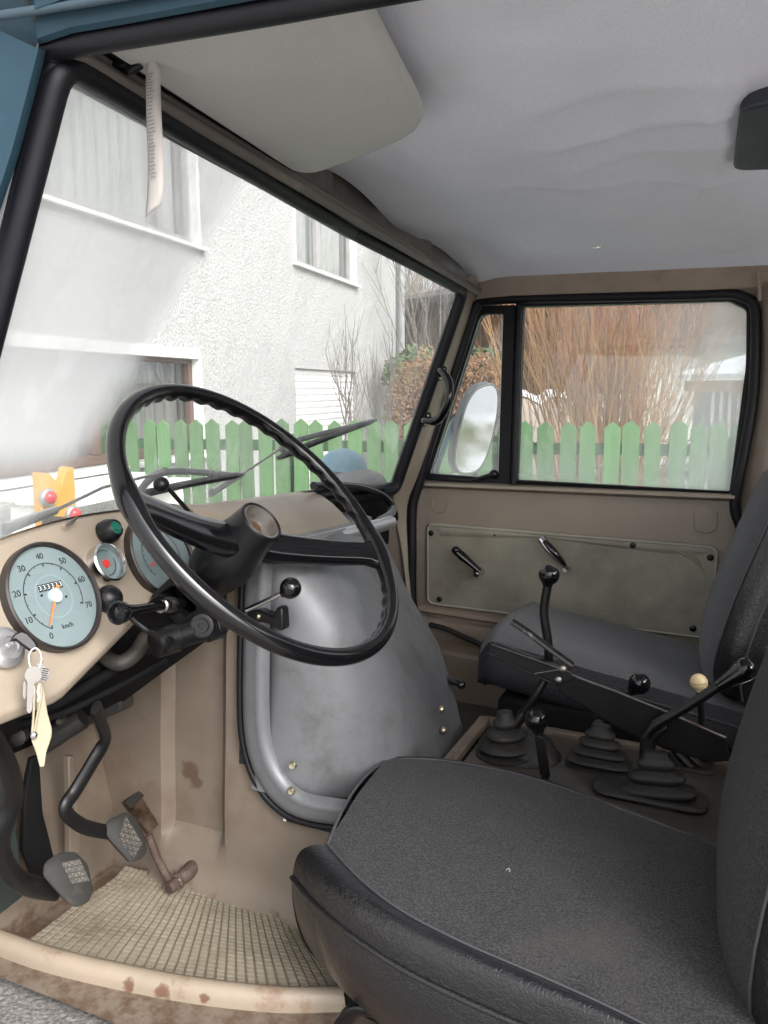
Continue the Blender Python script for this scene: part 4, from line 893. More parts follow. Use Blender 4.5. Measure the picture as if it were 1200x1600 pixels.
a2 = a + math.pi; pm.slab([dv(a2, .003, .004) - t_ * .0016, dv(a2, .014, .004) - t_ * .0024, dv(a2, .014, .004) + t_ * .0024, dv(a2, .003, .004) + t_ * .0016], GN * .0006); pm.build('needle', ORANGE, sg, smooth=False)
pm = MB(); pm.lathe(GC, GN, [(0, .0088), (.0055, .0088), (.0065, .007), (.0066, .0003)], 24); pm.build('needle_hub', mat('hub_cap_blue', (.42, .52, .55), .35), sg)
pm = MB()
for s in (-1, 1): pm.lathe(GC + ey * .017 * s - GU * .004 * s, GN, [(.001, .0016), (.002, .0014)], 10)
pm.build('dial_screw', BEZ, sg)
c2 = gp(165, 881); g2 = gauge('small_gauge', c2, .0265, .0035, CHROME, mat('small_dial', (.20, .25, .26), .5), .009)
pm = MB(); pm.lathe(c2, GN, [(.001, .006), (.003, .005), (.0035, .001)], 16); pm.build('warning_dot', REDM, g2)
pm = MB(); arcb(pm, c2, math.radians(70), math.radians(190), .016, .0007); arcb(pm, c2, -1.2, .6, .0185, .0005); pm.build('dial_markings', DARKT, g2, smooth=False)
c3 = gp(252, 868); g3 = gauge('twin_gauge', c3, .0640, .005, BEZ, DIAL, .0055)
pm = MB(); arcb(pm, c3, -2.3, -.6, .038, .0007); arcb(pm, c3, .7, 2.3, .038, .0007)
for k in range(9): a = -2.3 + 1.7 * k / 8; pm.add([dv(a, .034, .0012, c3), dv(a + .02, .034, .0012, c3), dv(a + .02, .039, .0012, c3), dv(a, .039, .0012, c3)], [[0, 1, 2, 3]])
pm.build('dial_markings', DARKT, g3, smooth=False)
pm = MB(); pm.slab([dv(-1.9, .006, .004, c3), dv(-1.95, .036, .004, c3), dv(-1.87, .036, .004, c3)], GN * .0006); pm.slab([dv(2.6, .005, .004, c3), dv(2.5, .036, .004, c3), dv(2.68, .036, .004, c3)], GN * .0006); pm.build('needle', REDM, g3, smooth=False)
pm = MB(); pm.lathe(c3, GN, [(0, .008), (.006, .008), (.007, .0003)], 20); pm.build('needle_hub', DIAL, g3)
# green indicator lamp
c4 = gp(168, 831); m = MB(); m.lathe(c4, GN, [(-.004, .0165), (.006, .0165), (.010, .0145), (.016, .0125), (.018, .0105), (.0165, .009)], 28); il = m.build('indicator_lamp', BAKS, truck)
m = MB(); m.lathe(c4 + GN * .0165, GN, [(-.002, .009), (0, .009), (.001, .0075), (.0005, .0055), (.0022, .005), (.003, .001)], 24); m.build('lens', GREEN, il)
m = MB(); m.tube(cat([gp(98, 822, .003), gp(105, 818, .006), gp(114, 813, .006), (gp(121, 808, .004)), gp(113, 817, .004), gp(104, 822, .005)], 4), .0012, 6); m.build('wire_clip', STEEL, dash)
# ignition lock + key
kc = gp(8, 1012); m = MB(); m.lathe(kc, GN, [(-.002, .0225), (.003, .0225), (.004, .020), (.007, .0155), (.010, .0145), (.010, .010), (.007, .0095), (.007, .004), (.0085, .002)], 32); ig = m.build('ignition_lock', ALU, truck, ang=30)
# light knob: upper lever with ball in front of the windscreen
m = MB(); m.tube([P(294, 798, Y=.985), P(262, 762, Y=.95)], .0035, 8); kb = m.build('dash_lever', BLK, truck)
m = MB(); m.ball(P(252, 757, Y=.94), .0118, n=20); m.build('knob', BAKS, kb)
# lever with ball in front of the engine cover and its bracket
b0 = P(385, 953, Y=.93); b1 = P(446, 925, Y=.93); m = MB(); m.tube([b0, b1], .0036, 10); pl_ = m.build('pull_lever', CHROME, truck)
m = MB(); m.ball(P(454, 919, Y=.93), .0150, ax=(b1 - b0), n=24); m.lathe(b1, (b1 - b0), [(-.006, .006), (.004, .0065)], 14); m.build('knob', BAK, pl_)
m = MB(); q = [(385, 955), (405, 953), (425, 962), (433, 948), (441, 950), (443, 985), (435, 986), (420, 975), (400, 972), (385, 966)]; m.slab([P(x, y, Y=.965) for x, y in q], (0, .02, 0)); m.build('lever_bracket', BAKS, pl_, bevel=.003)
m = MB(); m.ball(P(404, 963, Y=.963), .004, n=10); m.build('screw', BRASS, pl_)
# ---------- steering wheel
SC = V((-.557, .92, -.127)); n0 = nrm((.7246, -.05, .6873)); SY = nrm(ey - n0 * n0.y); SU = n0.cross(SY)
swh = bpy.data.objects.new('steering_wheel', None); sc.collection.objects.link(swh); swh.parent = truck; 
def wp(a, r, t=0): return SC + (SY * math.cos(a) + SU * math.sin(a)) * r + n0 * t
N = 300; rr = []; pts = []
for i in range(N):
    a = 2 * math.pi * i / N
    pts.append(wp(a, .2265)); 
m = MB(); secs = []
for i in range(N):
    a = 2 * math.pi * i / N; rad = (pts[i] - SC).normalized(); sec = []
    for k in range(16):
        b = 2 * math.pi * k / 16; inward = max(0, -math.cos(b)) * max(0, .35 - math.sin(b)) 
        sa = (a * 180 / math.pi) % 360
        dsp = min(abs((sa - s_ + 180) % 360 - 180) for s_ in (165, 331)); on = min(1, max(0, (dsp - 14) / 6))
        g_ = .0026 * math.sin(a * 44) * inward * on
        thick = .0122 + (.003 * math.exp(-(dsp / 8) ** 2))
        sec.append(pts[i] + rad * math.cos(b) * (thick * .92 + g_) + n0 * math.sin(b) * (thick + g_))
    secs.append(sec)
m.grid(secs + [secs[0]], closed=True); m.build('rim', BAK, swh, ang=80)
m = MB()
for adeg in (165, 331):
    a = math.radians(adeg); side = -SY * math.sin(a) + SU * math.cos(a); rows = []
    for t in [k / 10 for k in range(11)]:
        r = .024 + (.222 - .024) * t; h = -.058 + .055 * (t ** 1.3); wd = .026 - .008 * t + (.012 * max(0, (t - .88) / .12) ** 2); tk = .0165 - .006 * t
        c = wp(a, r, h); u = (wp(a, r + .01, h) - c).normalized()
        rows.append([c + side * wd * math.copysign(abs(math.cos(q)) ** .55, math.cos(q)) + n0 * tk * math.copysign(abs(math.sin(q)) ** .7, math.sin(q)) for q in [k * 2 * math.pi / 16 for k in range(16)]])
    m.loft(rows)
m.build('spokes', BAK, swh, ang=50)
m = MB(); m.lathe(SC, n0, [(-.138, .034), (-.132, .038), (-.110, .043), (-.09, .0445), (-.078, .044), (-.066, .041), (-.050, .0370), (-.035, .0350), (-.016, .0335), (-.012, .0325), (-.011, .0310), (-.013, .0285)], 48, caps=False); m.build('hub', BAKS, swh, ang=50)
m = MB(); m.lathe(SC, n0, [(-.013, .0288), (-.0125, .0265), (-.016, .0255), (-.024, .024), (-.030, .022), (-.030, .0005)], 40, caps=False); m.build('hub_cup', mat('hub_cup_metal', (.26, .25, .23), .35, metal=.6, dirt=(.12, .07, .05), dscale=30), swh, ang=35)
m = MB(); m.lathe(SC - n0 * .0295, n0, [(0, .010), (.004, .010), (.004, .006), (.002, .0055), (.002, .0005)], 6); m.build('hub_nut', mat('rusty_nut', (.16, .09, .06), .6, metal=.5), swh, smooth=False)
# column
m = MB(); m.lathe(SC, n0, [(-.62, .020), (-.30, .020), (-.26, .026), (-.205, .026), (-.20, .034), (-.165, .030), (-.120, .030)], 28); col = m.build('steering_column', BLK, truck, ang=35)
# switch bracket around column
Yk = .845
def K(x, y, yy=Yk): return P(x, y, Y=yy)
m = MB(); ou = [K(262, 905), K(275, 903), K(325, 950), K(322, 966), K(292, 980), K(276, 978), K(234, 940), K(236, 930)]; ii = [K(266, 917), K(272, 916), K(306, 948), K(304, 954), K(288, 962), K(282, 960), K(250, 932), K(251, 927)]
m.ring(ou, ii, (0, .035, 0)); sb = m.build('switch_bracket', BLK, truck, bevel=.003)
m = MB(); m.slab([p + V((0, .03, 0)) for p in ii], (0, .02, 0)); m.build('bracket_back', BLKD, sb)
m = MB(); pth = [K(296, 940, .87), K(272, 944, .84), K(240, 948, .79), K(212, 953, .755), K(198, 956, .735), K(189, 957, .725)]
m.tube(pth, [.0095, .0085, .0055, .0065, .0095, .0115], 16); st = m.build('switch_stalk', BAK, truck, ang=60)
axk = (pth[-1] - pth[-2]).normalized()
m = MB(); m.lathe(pth[-1] - axk * .004, axk, [(0, .0125), (.010, .0145), (.0125, .0135), (.0125, .0105), (.006, .008), (.005, .0005)], 28); m.build('stalk_horn', BAK, st, ang=40)
m = MB(); m.lathe(K(258, 946, .82), (pth[1] - pth[2]), [(-.012, .0085), (-.01, .0105), (.0, .0085), (.006, .0105), (.018, .0105)], 18); m.build('stalk_collar', STEEL, st, ang=30)
m = MB(); bp = K(170, 936, .775); m.tube(cat([bp, K(205, 965, .785), K(238, 990, .80), K(262, 992, .83)], 4), .0042, 8); bl = m.build('throttle_lever', BLK, truck)
m = MB(); m.ball(bp, .0178, n=26); m.build('knob', BAKS, bl)
# lock cylinders below the column
m = MB(); a, b = K(262, 1000, .80), K(330, 978, .86); ax_ = (b - a)
m.lathe(a, ax_, [(-.020, .013), (-.018, .0185), (.012, .0190), (.014, .016), (ax_.length - .012, .0165), (ax_.length - .010, .020), (ax_.length + .012, .020), (ax_.length + .014, .015)], 24); cl = m.build('column_clamp', BLK, truck, ang=35)
m = MB(); c = K(317, 978, .835); nn = nrm((.35, -.85, .2)); m.lathe(c, nn, [(-.012, .0155), (.008, .0155), (.009, .012), (.0085, .0095), (.0105, .009), (.0105, .004), (.0085, .0038)], 24); m.build('clamp_bolt', BLK, cl, ang=30)
m = MB(); m.lathe(K(336, 972, .86), (ax_), [(-.006, .0195), (.014, .0195), (.016, .013)], 6); m.build('clamp_nut', BAKS, cl, smooth=False, bevel=.002)
m = MB(); m.tube(cat([K(246, 985, .80), K(250, 1003, .79), K(262, 1013, .79), K(278, 1008, .79)], 4), .006, 8); m.tube([K(240, 995, .79), K(268, 1001, .785)], .005, 8); m.build('clamp_link', BLK, cl)
# hoses and bracketry under the dashboard
m = MB(); m.tube(cat([K(150, 985, .80), K(160, 1020, .80), K(185, 1036, .80), K(212, 1020, .82), K(232, 985, .85), K(246, 960, .88)], 6), .0105, 12); m.build('heater_hose', RUBD, truck)
m = MB(); m.tube(cat([P(-20, 1120, Y=.72), P(60, 1108, Y=.74), P(130, 1075, Y=.78), P(220, 1020, Y=.84), P(300, 985, Y=.9)], 5), .008, 8); m.tube(cat([P(-20, 1135, Y=.74), P(80, 1120, Y=.76), P(170, 1080, Y=.82), P(260, 1030, Y=.88)], 5), .005, 8); m.build('wiring_loom', BLKD, truck)
m = MB(); m.grid([[P(x, y, Y=yy) for x, y in r_] for r_, yy in (([(-60, 1090), (40, 1080), (120, 1040), (200, 960), (250, 930)], .80), ([(-60, 1180), (60, 1165), (150, 1128), (235, 1065), (345, 985)], .92))]); m.build('under_dash_tray', BLKD, truck)
m = MB(); m.grid([[V((-.755, y, -.22)), V((-.74, y, -.34)), V((-.90, y, -.46))] for y in (.56, .8, 1.0, 1.02)]); m.build('under_dash_panel', BLKD, truck)
m = MB(); m.slab([V((-.945, .45, -.95)), V((-.945, 2.05, -.95)), V((-.945, 2.05, -.19)), V((-.945, .45, -.19))], (-.01, 0, 0)); m.build('firewall', BLKD, truck)
m = MB(); m.beam(P(-40, 1190, Y=.86), P(200, 1085, Y=.93), (0, .015, 0), (0, 0, .022)); m.tube([P(60, 1165, Y=.84), P(130, 1120, Y=.87)], .018, 8); m.build('pedal_bracket', RUBD, truck, bevel=.004)
for (x, y, r) in ((18, 1105, .010), (30, 1150, .012), (95, 1125, .006)):
    m = MB(); m.lathe(P(x, y, Y=.80), (.4, -.8, .1), [(-.01, r), (.006, r), (.009, r * .6)], 8); m.build('bracket_bolt', RUBD, truck)
m = MB(); m.slab(rpoly([P(-10, 1120, Y=.82), P(22, 1118, Y=.82), P(36, 1150, Y=.82), P(30, 1168, Y=.82), P(0, 1172, Y=.82)], .01), (0, .012, 0)); m.build('pedal_hinge', RUBD, truck, bevel=.003)
# ---------- footwell
ZF = -.76
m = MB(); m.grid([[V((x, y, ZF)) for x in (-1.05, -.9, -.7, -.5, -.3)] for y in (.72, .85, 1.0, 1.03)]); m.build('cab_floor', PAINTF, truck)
m = MB() # tunnel side wall with ridge
def wy(x, z):
    r_ = 0
    if -.80 < x < -.675: r_ = min(1, (x + .80) / .012, (-.675 - x) / .02) * .022
    if z < -.66 - 0 and x > -.80: r_ = r_ * max(0, min(1, (z + .70) / .035))
    b = max(0, 1 - (z - ZF) / .055) if x > -.83 else 0
    return 1.0 + .004 * noise.noise(V((x * 6, 0, z * 6))) + r_ - .03 * b * b
xs2 = sorted(set([-1.05 + .02 * i for i in range(43)] + [-.805, -.80, -.788, -.695, -.675, -.67])); zs2 = [ZF - .01 + .015 * i for i in range(41)]
m.grid([[V((x, wy(x, z), z)) for x in xs2] for z in zs2])
kf = [k for k, f in enumerate(m.f) if not (sum(m.v[i].x for i in f) / 4 > -.645 + max(0, -(sum(m.v[i].z for i in f) / 4 + .52)) * .9 and sum(m.v[i].z for i in f) / 4 > -.602) and sum(m.v[i].x for i in f) / 4 < -.37]
m.f = [m.f[k] for k in kf]; m.mi = [0] * len(m.f)
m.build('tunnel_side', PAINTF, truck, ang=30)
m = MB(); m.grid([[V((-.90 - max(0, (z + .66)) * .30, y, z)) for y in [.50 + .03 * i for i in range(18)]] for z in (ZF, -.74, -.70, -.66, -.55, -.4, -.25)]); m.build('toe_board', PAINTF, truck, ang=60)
m = MB(); m.grid([[V((x, .78 - (x + .9) * -.02, z)) for x in (-1.05, -.93, -.90)] for z in (ZF - .2, -.5, -.3)]) ; m.build('wheel_arch_wall', BLKD, truck)
m = MB(); q = [(-40, 1150), (-40, 1435), (0, 1430), (38, 1400), (30, 1320), (18, 1240), (8, 1190)]; m.slab([P(x, y, X=-.86) for x, y in q], (-.02, 0, 0)); m.build('side_gusset', mat('green_black_paint', (.018, .026, .024), .6), truck, bevel=.003)
m = MB(); q = [(50, 1185), (62, 1180), (68, 1270), (88, 1350), (60, 1390), (38, 1330), (40, 1240)]; m.slab([P(x, y, X=-.87) for x, y in q], (-.01, 0, 0)); m.build('side_gusset', BLKD, truck, bevel=.003)
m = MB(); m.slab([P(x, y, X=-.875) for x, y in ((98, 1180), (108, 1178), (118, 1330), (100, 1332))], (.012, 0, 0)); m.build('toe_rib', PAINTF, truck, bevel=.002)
# rust stain on the side wall (own patch shape, thin flaked layer)
# curved sill lip
lip = [(-60, 1440), (0, 1464), (60, 1485), (130, 1503), (220, 1522), (300, 1536), (380, 1546), (450, 1551), (515, 1550), (560, 1548)]
m = MB(); rows = []
for off in range(7):
    r_ = []
    for i, (x, y) in enumerate(lip):
        p = P(x, y, Z=-.735); t = off / 6; o_ = [(.022, -.022), (.016, -.004), (.006, 0), (-.006, -.001), (-.016, -.008), (-.020, -.022), (-.020, -.034)][off]
        r_.append(p + V((0, o_[0] * .62 + .007, o_[1] * .75)))
    rows.append(cat(r_, 4))
m.grid(rows); m.build('sill_lip', SILLP, truck, ang=60)
m = MB(); m.tube(cat([P(x, y + 14, Z=-.765) + V((0, .006, 0)) for x, y in lip[:-3]], 5), [.010] * 25 + [.009 - .0015 * k for k in range(6)], 8, flat=.6); m.build('sill_flange', SILLP, truck)
m = MB(); m.tube(cat([P(x, y + 12, Z=-.757) + V((0, .004, 0)) for x, y in lip], 5), .0035, 6); m.build('sill_rust_joint', mat('rust', (.12, .045, .02), .9, bump=.5), truck)
m = MB(); rows = []
for t in range(14):
    rows.append([V((x, .30 + .60 * t / 13, -.782 + .006 * noise.noise(V((x * 5, t * .4, 0))))) for x in [-1.25 + .05 * i for i in range(28)]])
m.grid(rows); m.build('entry_step', STEPM, truck)
# waffle mat: lies on the floor
mt_ = thing('floor_mat', 'worn beige waffle patterned rubber mat on the driver footwell floor', 'mat')
m = MB(); c00, c10, c11, c01 = P(196, 1356, Z=-.752), P(470, 1422, Z=-.752), P(572, 1560, Z=-.752), P(20, 1484, Z=-.752)
def mp(u, v):
    p = (c00 * (1 - u) + c10 * u) * (1 - v) + (c01 * (1 - u) + c11 * u) * v
    return p + V((0, 0, .004 * noise.noise(V((u * 4, v * 3, 2))) + .012 * max(0, .12 - v) * 4 * (1 - u) + .004 * math.exp(-((u - .82) ** 2) / .003)))
m.cur = 1; m.grid([[mp(u / 30, v / 20) + V((0, 0, -.0022)) for u in range(31)] for v in range(21)]); m.cur = 0
nu, nv = 34, 24; gpx = .09
for i in range(nu):
    for j in range(nv):
        jx = random.uniform(-.04, .04); a, b, c, d = [mp((i + s) / nu, (j + t) / nv) for s, t in ((gpx, gpx + jx), (1 - gpx, gpx + jx), (1 - gpx, 1 - gpx), (gpx, 1 - gpx))]
        cen = (a + b + c + d) / 4; dn = V((0, 0, -.0028)); h = V((0, 0, random.uniform(-.0006, .0006)))
        top = [cen.lerp(q_, .8) + h for q_ in (a, b, c, d)]; base = [q_ + dn for q_ in (a, b, c, d)]
        m.add(base + top, [[4, 5, 6, 7], [0, 1, 5, 4], [1, 2, 6, 5], [2, 3, 7, 6], [3, 0, 4, 7]])
m.build('rubber_sheet', [MATM, GROOVE], mt_, smooth=False)
# ---------- pedals
pn = nrm((.80, -.30, .52))
def pad(name, pix, X0, nrm_, mt, th=.012, r=.005, par=truck, grid=True):
    c = P(*pix[0], X=X0); poly = rpoly([PP(x, y, c, nrm_) for x, y in pix], r, 4); m = MB(); m.loft([[p - nrm_ * th for p in inner(poly, .002)], [p - nrm_ * .002 for p in poly], [p for p in inner(poly, .003)]]); o = m.build(name, mt, par, ang=50)
    if grid:
        c = sum(poly, V((0, 0, 0))) / len(poly); u = (poly[0] - c); u = (u - nrm_ * u.dot(nrm_)).normalized(); v = nrm_.cross(u); m = MB()
        PX, PY = [PP(x, y, c, nrm_) for x, y in grid], None
        cc = sum(PX, V((0, 0, 0))) / 4
        for ang in (0, 60, 120):
            d = u * math.cos(math.radians(ang)) + v * math.sin(math.radians(ang)); e = nrm_.cross(d)
            for k in range(-4, 5):
                p0 = cc + e * k * .0072; ts = []
                for i in range(4):   # clip to quad
                    a, b = PX[i], PX[(i + 1) % 4]; ea = (a - p0).dot(e); eb = (b - p0).dot(e)
                    if ea * eb < 0: q = a.lerp(b, ea / (ea - eb)); ts.append((q - p0).dot(d))
                if len(ts) == 2: m.tube([p0 + d * ts[0] + nrm_ * .0008, p0 + d * ts[1] + nrm_ * .0008], .0011, 5)
        m.build('pad_tread', mat('pad_ridges', (.035, .032, .03), .6), o)
        m = MB(); m.slab(PX, nrm_ * .0006); m.build('pad_face', mat('pad_worn_face', (.13, .115, .09), .6, dirt=(.05, .045, .035), dscale=40, dlo=.45, dhi=.6), o, smooth=False)
    return o
def pedal(name):
    o = bpy.data.objects.new(name, None); sc.collection.objects.link(o); o.parent = truck; return o
p1 = pedal('clutch_pedal')
pad('pad', [(92, 1332), (118, 1330), (138, 1350), (147, 1392), (140, 1408), (122, 1418), (108, 1412), (68, 1368), (70, 1348)], -.775, pn, mat('pedal_rubber', (.022, .021, .02), .6, dirt=(.09, .07, .055), dscale=16, dlo=.56, dhi=.8, spec=.25), par=p1, grid=[(96, 1348), (124, 1342), (140, 1376), (112, 1382)])
arm1 = [(-30, 1120), (-8, 1160), (14, 1205), (20, 1250), (2, 1300), (2, 1335), (20, 1368), (50, 1385), (90, 1392)]
def arm(pts, yy, xx, w, name, par):
    pp = [P(x, y, X=a) for (x, y), a in zip(pts, xx)]; pp = cat(pp, 5); m = MB(); m.tube(pp, w, 12, flat=.55, upv=(.9, -.2, .3)); return m.build(name, BLK, par, ang=60)
arm(arm1, None, [-.70, -.71, -.73, -.75, -.76, -.77, -.78, -.79, -.79], .0135, 'pedal_arm', p1)
p2 = pedal('brake_pedal')
pad('pad', [(197, 1268), (214, 1278), (228, 1310), (231, 1330), (222, 1342), (205, 1348), (172, 1312), (163, 1294), (170, 1280)], -.79, pn, mat('pedal_rubber', (.03, .029, .028), .6), par=p2, grid=[(196, 1275), (222, 1318), (208, 1342), (186, 1312)])
arm([(150, 1105), (158, 1130), (164, 1155), (145, 1190), (118, 1235), (103, 1258), (108, 1275), (135, 1293), (180, 1302)], None, [-.74, -.76, -.78, -.79, -.80, -.80, -.80, -.80, -.80], .0105, 'pedal_arm', p2)
p3 = pedal('accelerator_pedal')
m = MB(); rows = []
for t in range(9):
    u = t / 8; A = P(192 + (232 - 192) * u, 1252 + (1302 - 1252) * u, X=-.80 - .018 * math.sin(u * math.pi)); B = P(216 + (248 - 216) * u, 1236 + (1288 - 1236) * u, X=-.80 - .010 * math.sin(u * math.pi)); rows.append([A, A.lerp(B, .5), B, B + V((-.004, 0, -.003)), A.lerp(B, .5) + V((-.004, 0, -.003)), A + V((-.004, 0, -.003))])
m.loft(rows); m.build('plate', mat('worn_pedal_steel', (.20, .15, .12), .3, metal=.9, dirt=(.10, .05, .035), dscale=30, dlo=.45, dhi=.6), p3, ang=50)
m = MB(); m.slab(rpoly([P(193, 1254, X=-.799), P(215, 1236, X=-.799), P(224, 1244, X=-.803), P(202, 1263, X=-.803)], .004), pn * .004); m.build('plate_tip', RUBD, p3)
RST = mat('rusty_rod', (.055, .032, .025), .7, bump=.5, bscale=150, dirt=(.12, .09, .07), dscale=25)
m = MB(); m.tube([P(232, 1305, Y=.965), P(245, 1340, Y=.965), P(262, 1372, Y=.965), P(270, 1386, Y=.965)], .0065, 8); m.build('rod', RST, p3)
m = MB(); a, b = P(268, 1385, Y=.955), P(290, 1366, Y=.985); m.lathe(a, b - a, [(-.006, .009), (.004, .010), (.010, .008), (.012, .0125), (.016, .0125), (.018, .010), ((b - a).length, .012), ((b - a).length + .02, .014)], 18); m.build('pivot', RST, p3, ang=30)
m = MB(); m.lathe(a.lerp(b, .35), b - a, [(-.0015, .0115), (.0015, .0115)], 18); m.build('pivot_washer', CHROME, p3)
# rust patch on the tunnel side
m = MB(); cpx = (297, 1207); base = []
for k in range(26):
    a = k * 2 * math.pi / 26; r_ = 1 + .45 * noise.noise(V((math.cos(a) * 1.5, math.sin(a) * 1.5, 4))) + random.uniform(-.12, .12); x = cpx[0] + 24 * r_ * math.cos(a) * (1.15 if math.sin(a) < 0 else .8) + 10 * math.sin(a); y = cpx[1] + 17 * r_ * math.sin(a)
    q = P(x, y, Y=1.02); base.append(V((q.x, wy(q.x, q.z) - .0012, q.z)))
pass
# ---------- engine cover
def xr(z):   # rear face x at height z
    K_ = [(-.80, -.375), (-.66, -.405), (-.60, -.408), (-.50, -.418), (-.42, -.432), (-.36, -.452), (-.30, -.482), (-.245, -.525), (-.205, -.565), (-.195, -.600)]
    for (a, b), (c, d) in zip(K_, K_[1:]):
        if a <= z <= c: return b + (d - b) * (z - a) / (c - a)
    return K_[0][1] if z < -.8 else K_[-1][1]
def xf(z):
    K_ = [(-.80, -.425), (-.615, -.430), (-.576, -.440), (-.447, -.485), (-.349, -.555), (-.247, -.612), (-.19, -.650)]
    for (a, b), (c, d) in zip(K_, K_[1:]):
        if a <= z <= c: return b + (d - b) * (z - a) / (c - a)
    return K_[-1][1]
def cover_sec(z, infl=0):
    X = xr(z) + infl; t = min(1, max(0, (z + .62) / .42)); yn = .986 + .030 * t + .10 * max(0, min(1, (-.575 - z) / .03)); yf = 1.55 - infl * -1; rad = .215 - .145 * t
    dx_ = .055 * min(1, max(0, (-.50 - z) / .09)) ** 2
    p = [V((-.655 + dx_, yn + .06, z)), V((-.640 + dx_, yn + .035, z)), V((max(X - rad - .015, -.64), yn - .002, z)), V((X - rad, yn - .004 - infl, z))]
    for k in range(1, 8): a = k / 8 * math.pi / 2; p.append(V((X - rad + rad * math.sin(a), yn + rad - rad * math.cos(a) - .004 - infl, z)))
    XF = xf(z) + infl * .6; yc = yn + rad
    for k in (1, 2, 3): p.append(V((X + (XF - X) * (k / 4), yc + (1.43 - yc) * k / 4, z)))
    rf = .09
    for k in range(0, 8): a = k / 8 * math.pi / 2; p.append(V((XF - rf + rf * math.cos(a), yf - rf + rf * math.sin(a), z)))
    p += [V((XF - .12, yf, z)), V((-.82, yf, z))]
    return p
zl = [-.72, -.70, -.66, -.645, -.635, -.62, -.60, -.56, -.52, -.48, -.44, -.40, -.36, -.33, -.30, -.27, -.245, -.225, -.21, -.20]
infl = {-.72: .035, -.70: .033, -.66: .030, -.645: .027, -.635: .018, -.62: .006}
rows = [cover_sec(z, infl.get(z, 0)) for z in zl]
rows.append([V((p.x * .999 - .004, p.y + .004 * (1.25 - p.y), -.193)) for p in rows[-1]])
m = MB(); m.grid(rows); 
m.grid([[V((-.66, 1.0, z)) , V((-.66, 1.3, z))] for z in (-.6, -.19)])
n_ = len(rows[0]); o_ = len(m.v); m.v.append(V((-.74, 1.25, -.19))); base_i = (len(rows) - 1) * n_
for i in range(n_ - 1): m.f.append([base_i + i, base_i + i + 1, o_]); m.mi.append(0)
ec = m.build('engine_cover', ENG, truck, ang=60)
# flange with pressed bead and gasket on the near side
fl = [(388, 868), (383, 900), (380, 1000), (379, 1090), (382, 1150), (394, 1200), (416, 1240), (446, 1268), (480, 1282), (530, 1290), (580, 1296)]
yf_ = .993
def flo(pts, dx, dy): return [(x + dx * a, y + dy * a) for (x, y), a in zip(pts, [1] * len(pts))]
cent = (640, 1020)
def inw(pts, k):
    out = []
    for i, (x, y) in enumerate(pts):
        a = pts[max(0, i - 1)]; b = pts[min(len(pts) - 1, i + 1)]; tx, ty = b[0] - a[0], b[1] - a[1]; l = math.hypot(tx, ty); out.append((x + ty / l * k, y - tx / l * k))
    return out
m = MB(); prof = [(0, .992), (1, .984), (7, .981), (14, .981), (19, .9795), (23, .9785), (27, .980), (33, .983), (42, .992)]
m.grid([cat([P(x, y, Y=yy) for x, y in inw(fl, k)], 4) for k, yy in prof]); m.build('cover_flange', ENG, ec, ang=70)
m = MB(); m.tube(cat([P(x, y, Y=.992) for x, y in inw(fl, -4)], 4), .0052, 8); m.build('cover_gasket', RUB, ec)
for (x, y, yy) in ((457, 1196, .978), (455, 1236, .978)):
    m = MB(); m.lathe(P(x, y, Y=yy), (.15, -1, .1), [(-.002, .0062), (.001, .0062), (.0028, .0045), (.0022, .0015)], 12); m.build('screw', BRASS, ec)
for (x, y, yy) in ((687, 1107, 1.36), (690, 1140, 1.36)):
    c = P(x, y, X=-.428); m = MB(); m.ball(c + V((.004, -.002, 0)), .0065, n=10); m.build('screw', BRASS, ec)
c = P(708, 1064, Y=1.47); m = MB(); m.tube([c + V((-.03, 0, 0)), c, c + V((.018, -.004, -.004))], [.007, .008, .006], 8); m.ball(c + V((.018, -.004, -.004)), .009, n=12); m.build('cover_latch', BAK, ec)
# ---------- passenger floor, gear plate
m = MB(); m.grid([[V((x, y, -.715 + .003 * noise.noise(V((x * 9, y * 9, 0))))) for x in [-.95 + .05 * i for i in range(22)]] for y in (1.45, 1.6, 1.75, 1.93)]); m.build('passenger_floor', FLOORM, truck)
ZG = -.58
GP = mat('gear_plate_paint', (.075, .064, .055), .4, metal=.2, bump=.2, bscale=40, dirt=(.17, .12, .08), dscale=7, dlo=.52, dhi=.85, var=.25)
m = MB(); m.slab([V((-.372, 1.08, ZG)), V((.25, 1.08, ZG)), V((.25, 1.475, ZG)), V((-.372, 1.475, ZG))], (0, 0, -.15)); m.build('gear_plate', GP, truck, bevel=.004)
m = MB(); m.beam(V((-.388, 1.08, ZG + .003)), V((-.388, 1.478, ZG + .003)), (.011, 0, 0), (0, 0, .008)); m.beam(V((-.39, 1.478, ZG + .002)), V((.25, 1.478, ZG + .002)), (0, .010, 0), (0, 0, .007)); m.build('plate_frame', mat('plate_frame_paint', (.12, .095, .075), .6, dirt=(.2, .15, .11), dscale=14), truck, bevel=.003)
m = MB(); m.slab([V((-.40, 1.07, -.70)), V((-.40, 1.49, -.70)), V((-.40, 1.49, ZG - .004)), V((-.40, 1.07, ZG - .004))], (-.008, 0, 0)); m.build('tunnel_front', FLOORM, truck)
m = MB(); m.lathe(P(788, 1125, Z=ZG + .02), (0, 0, 1), [(-.025, .006), (0, .006), (.004, .008), (.010, .006)], 12); m.tube([P(788, 1118, Z=ZG + .03), P(797, 1112, Z=ZG + .034)], .004, 6); m.build('breather', STEEL, truck)
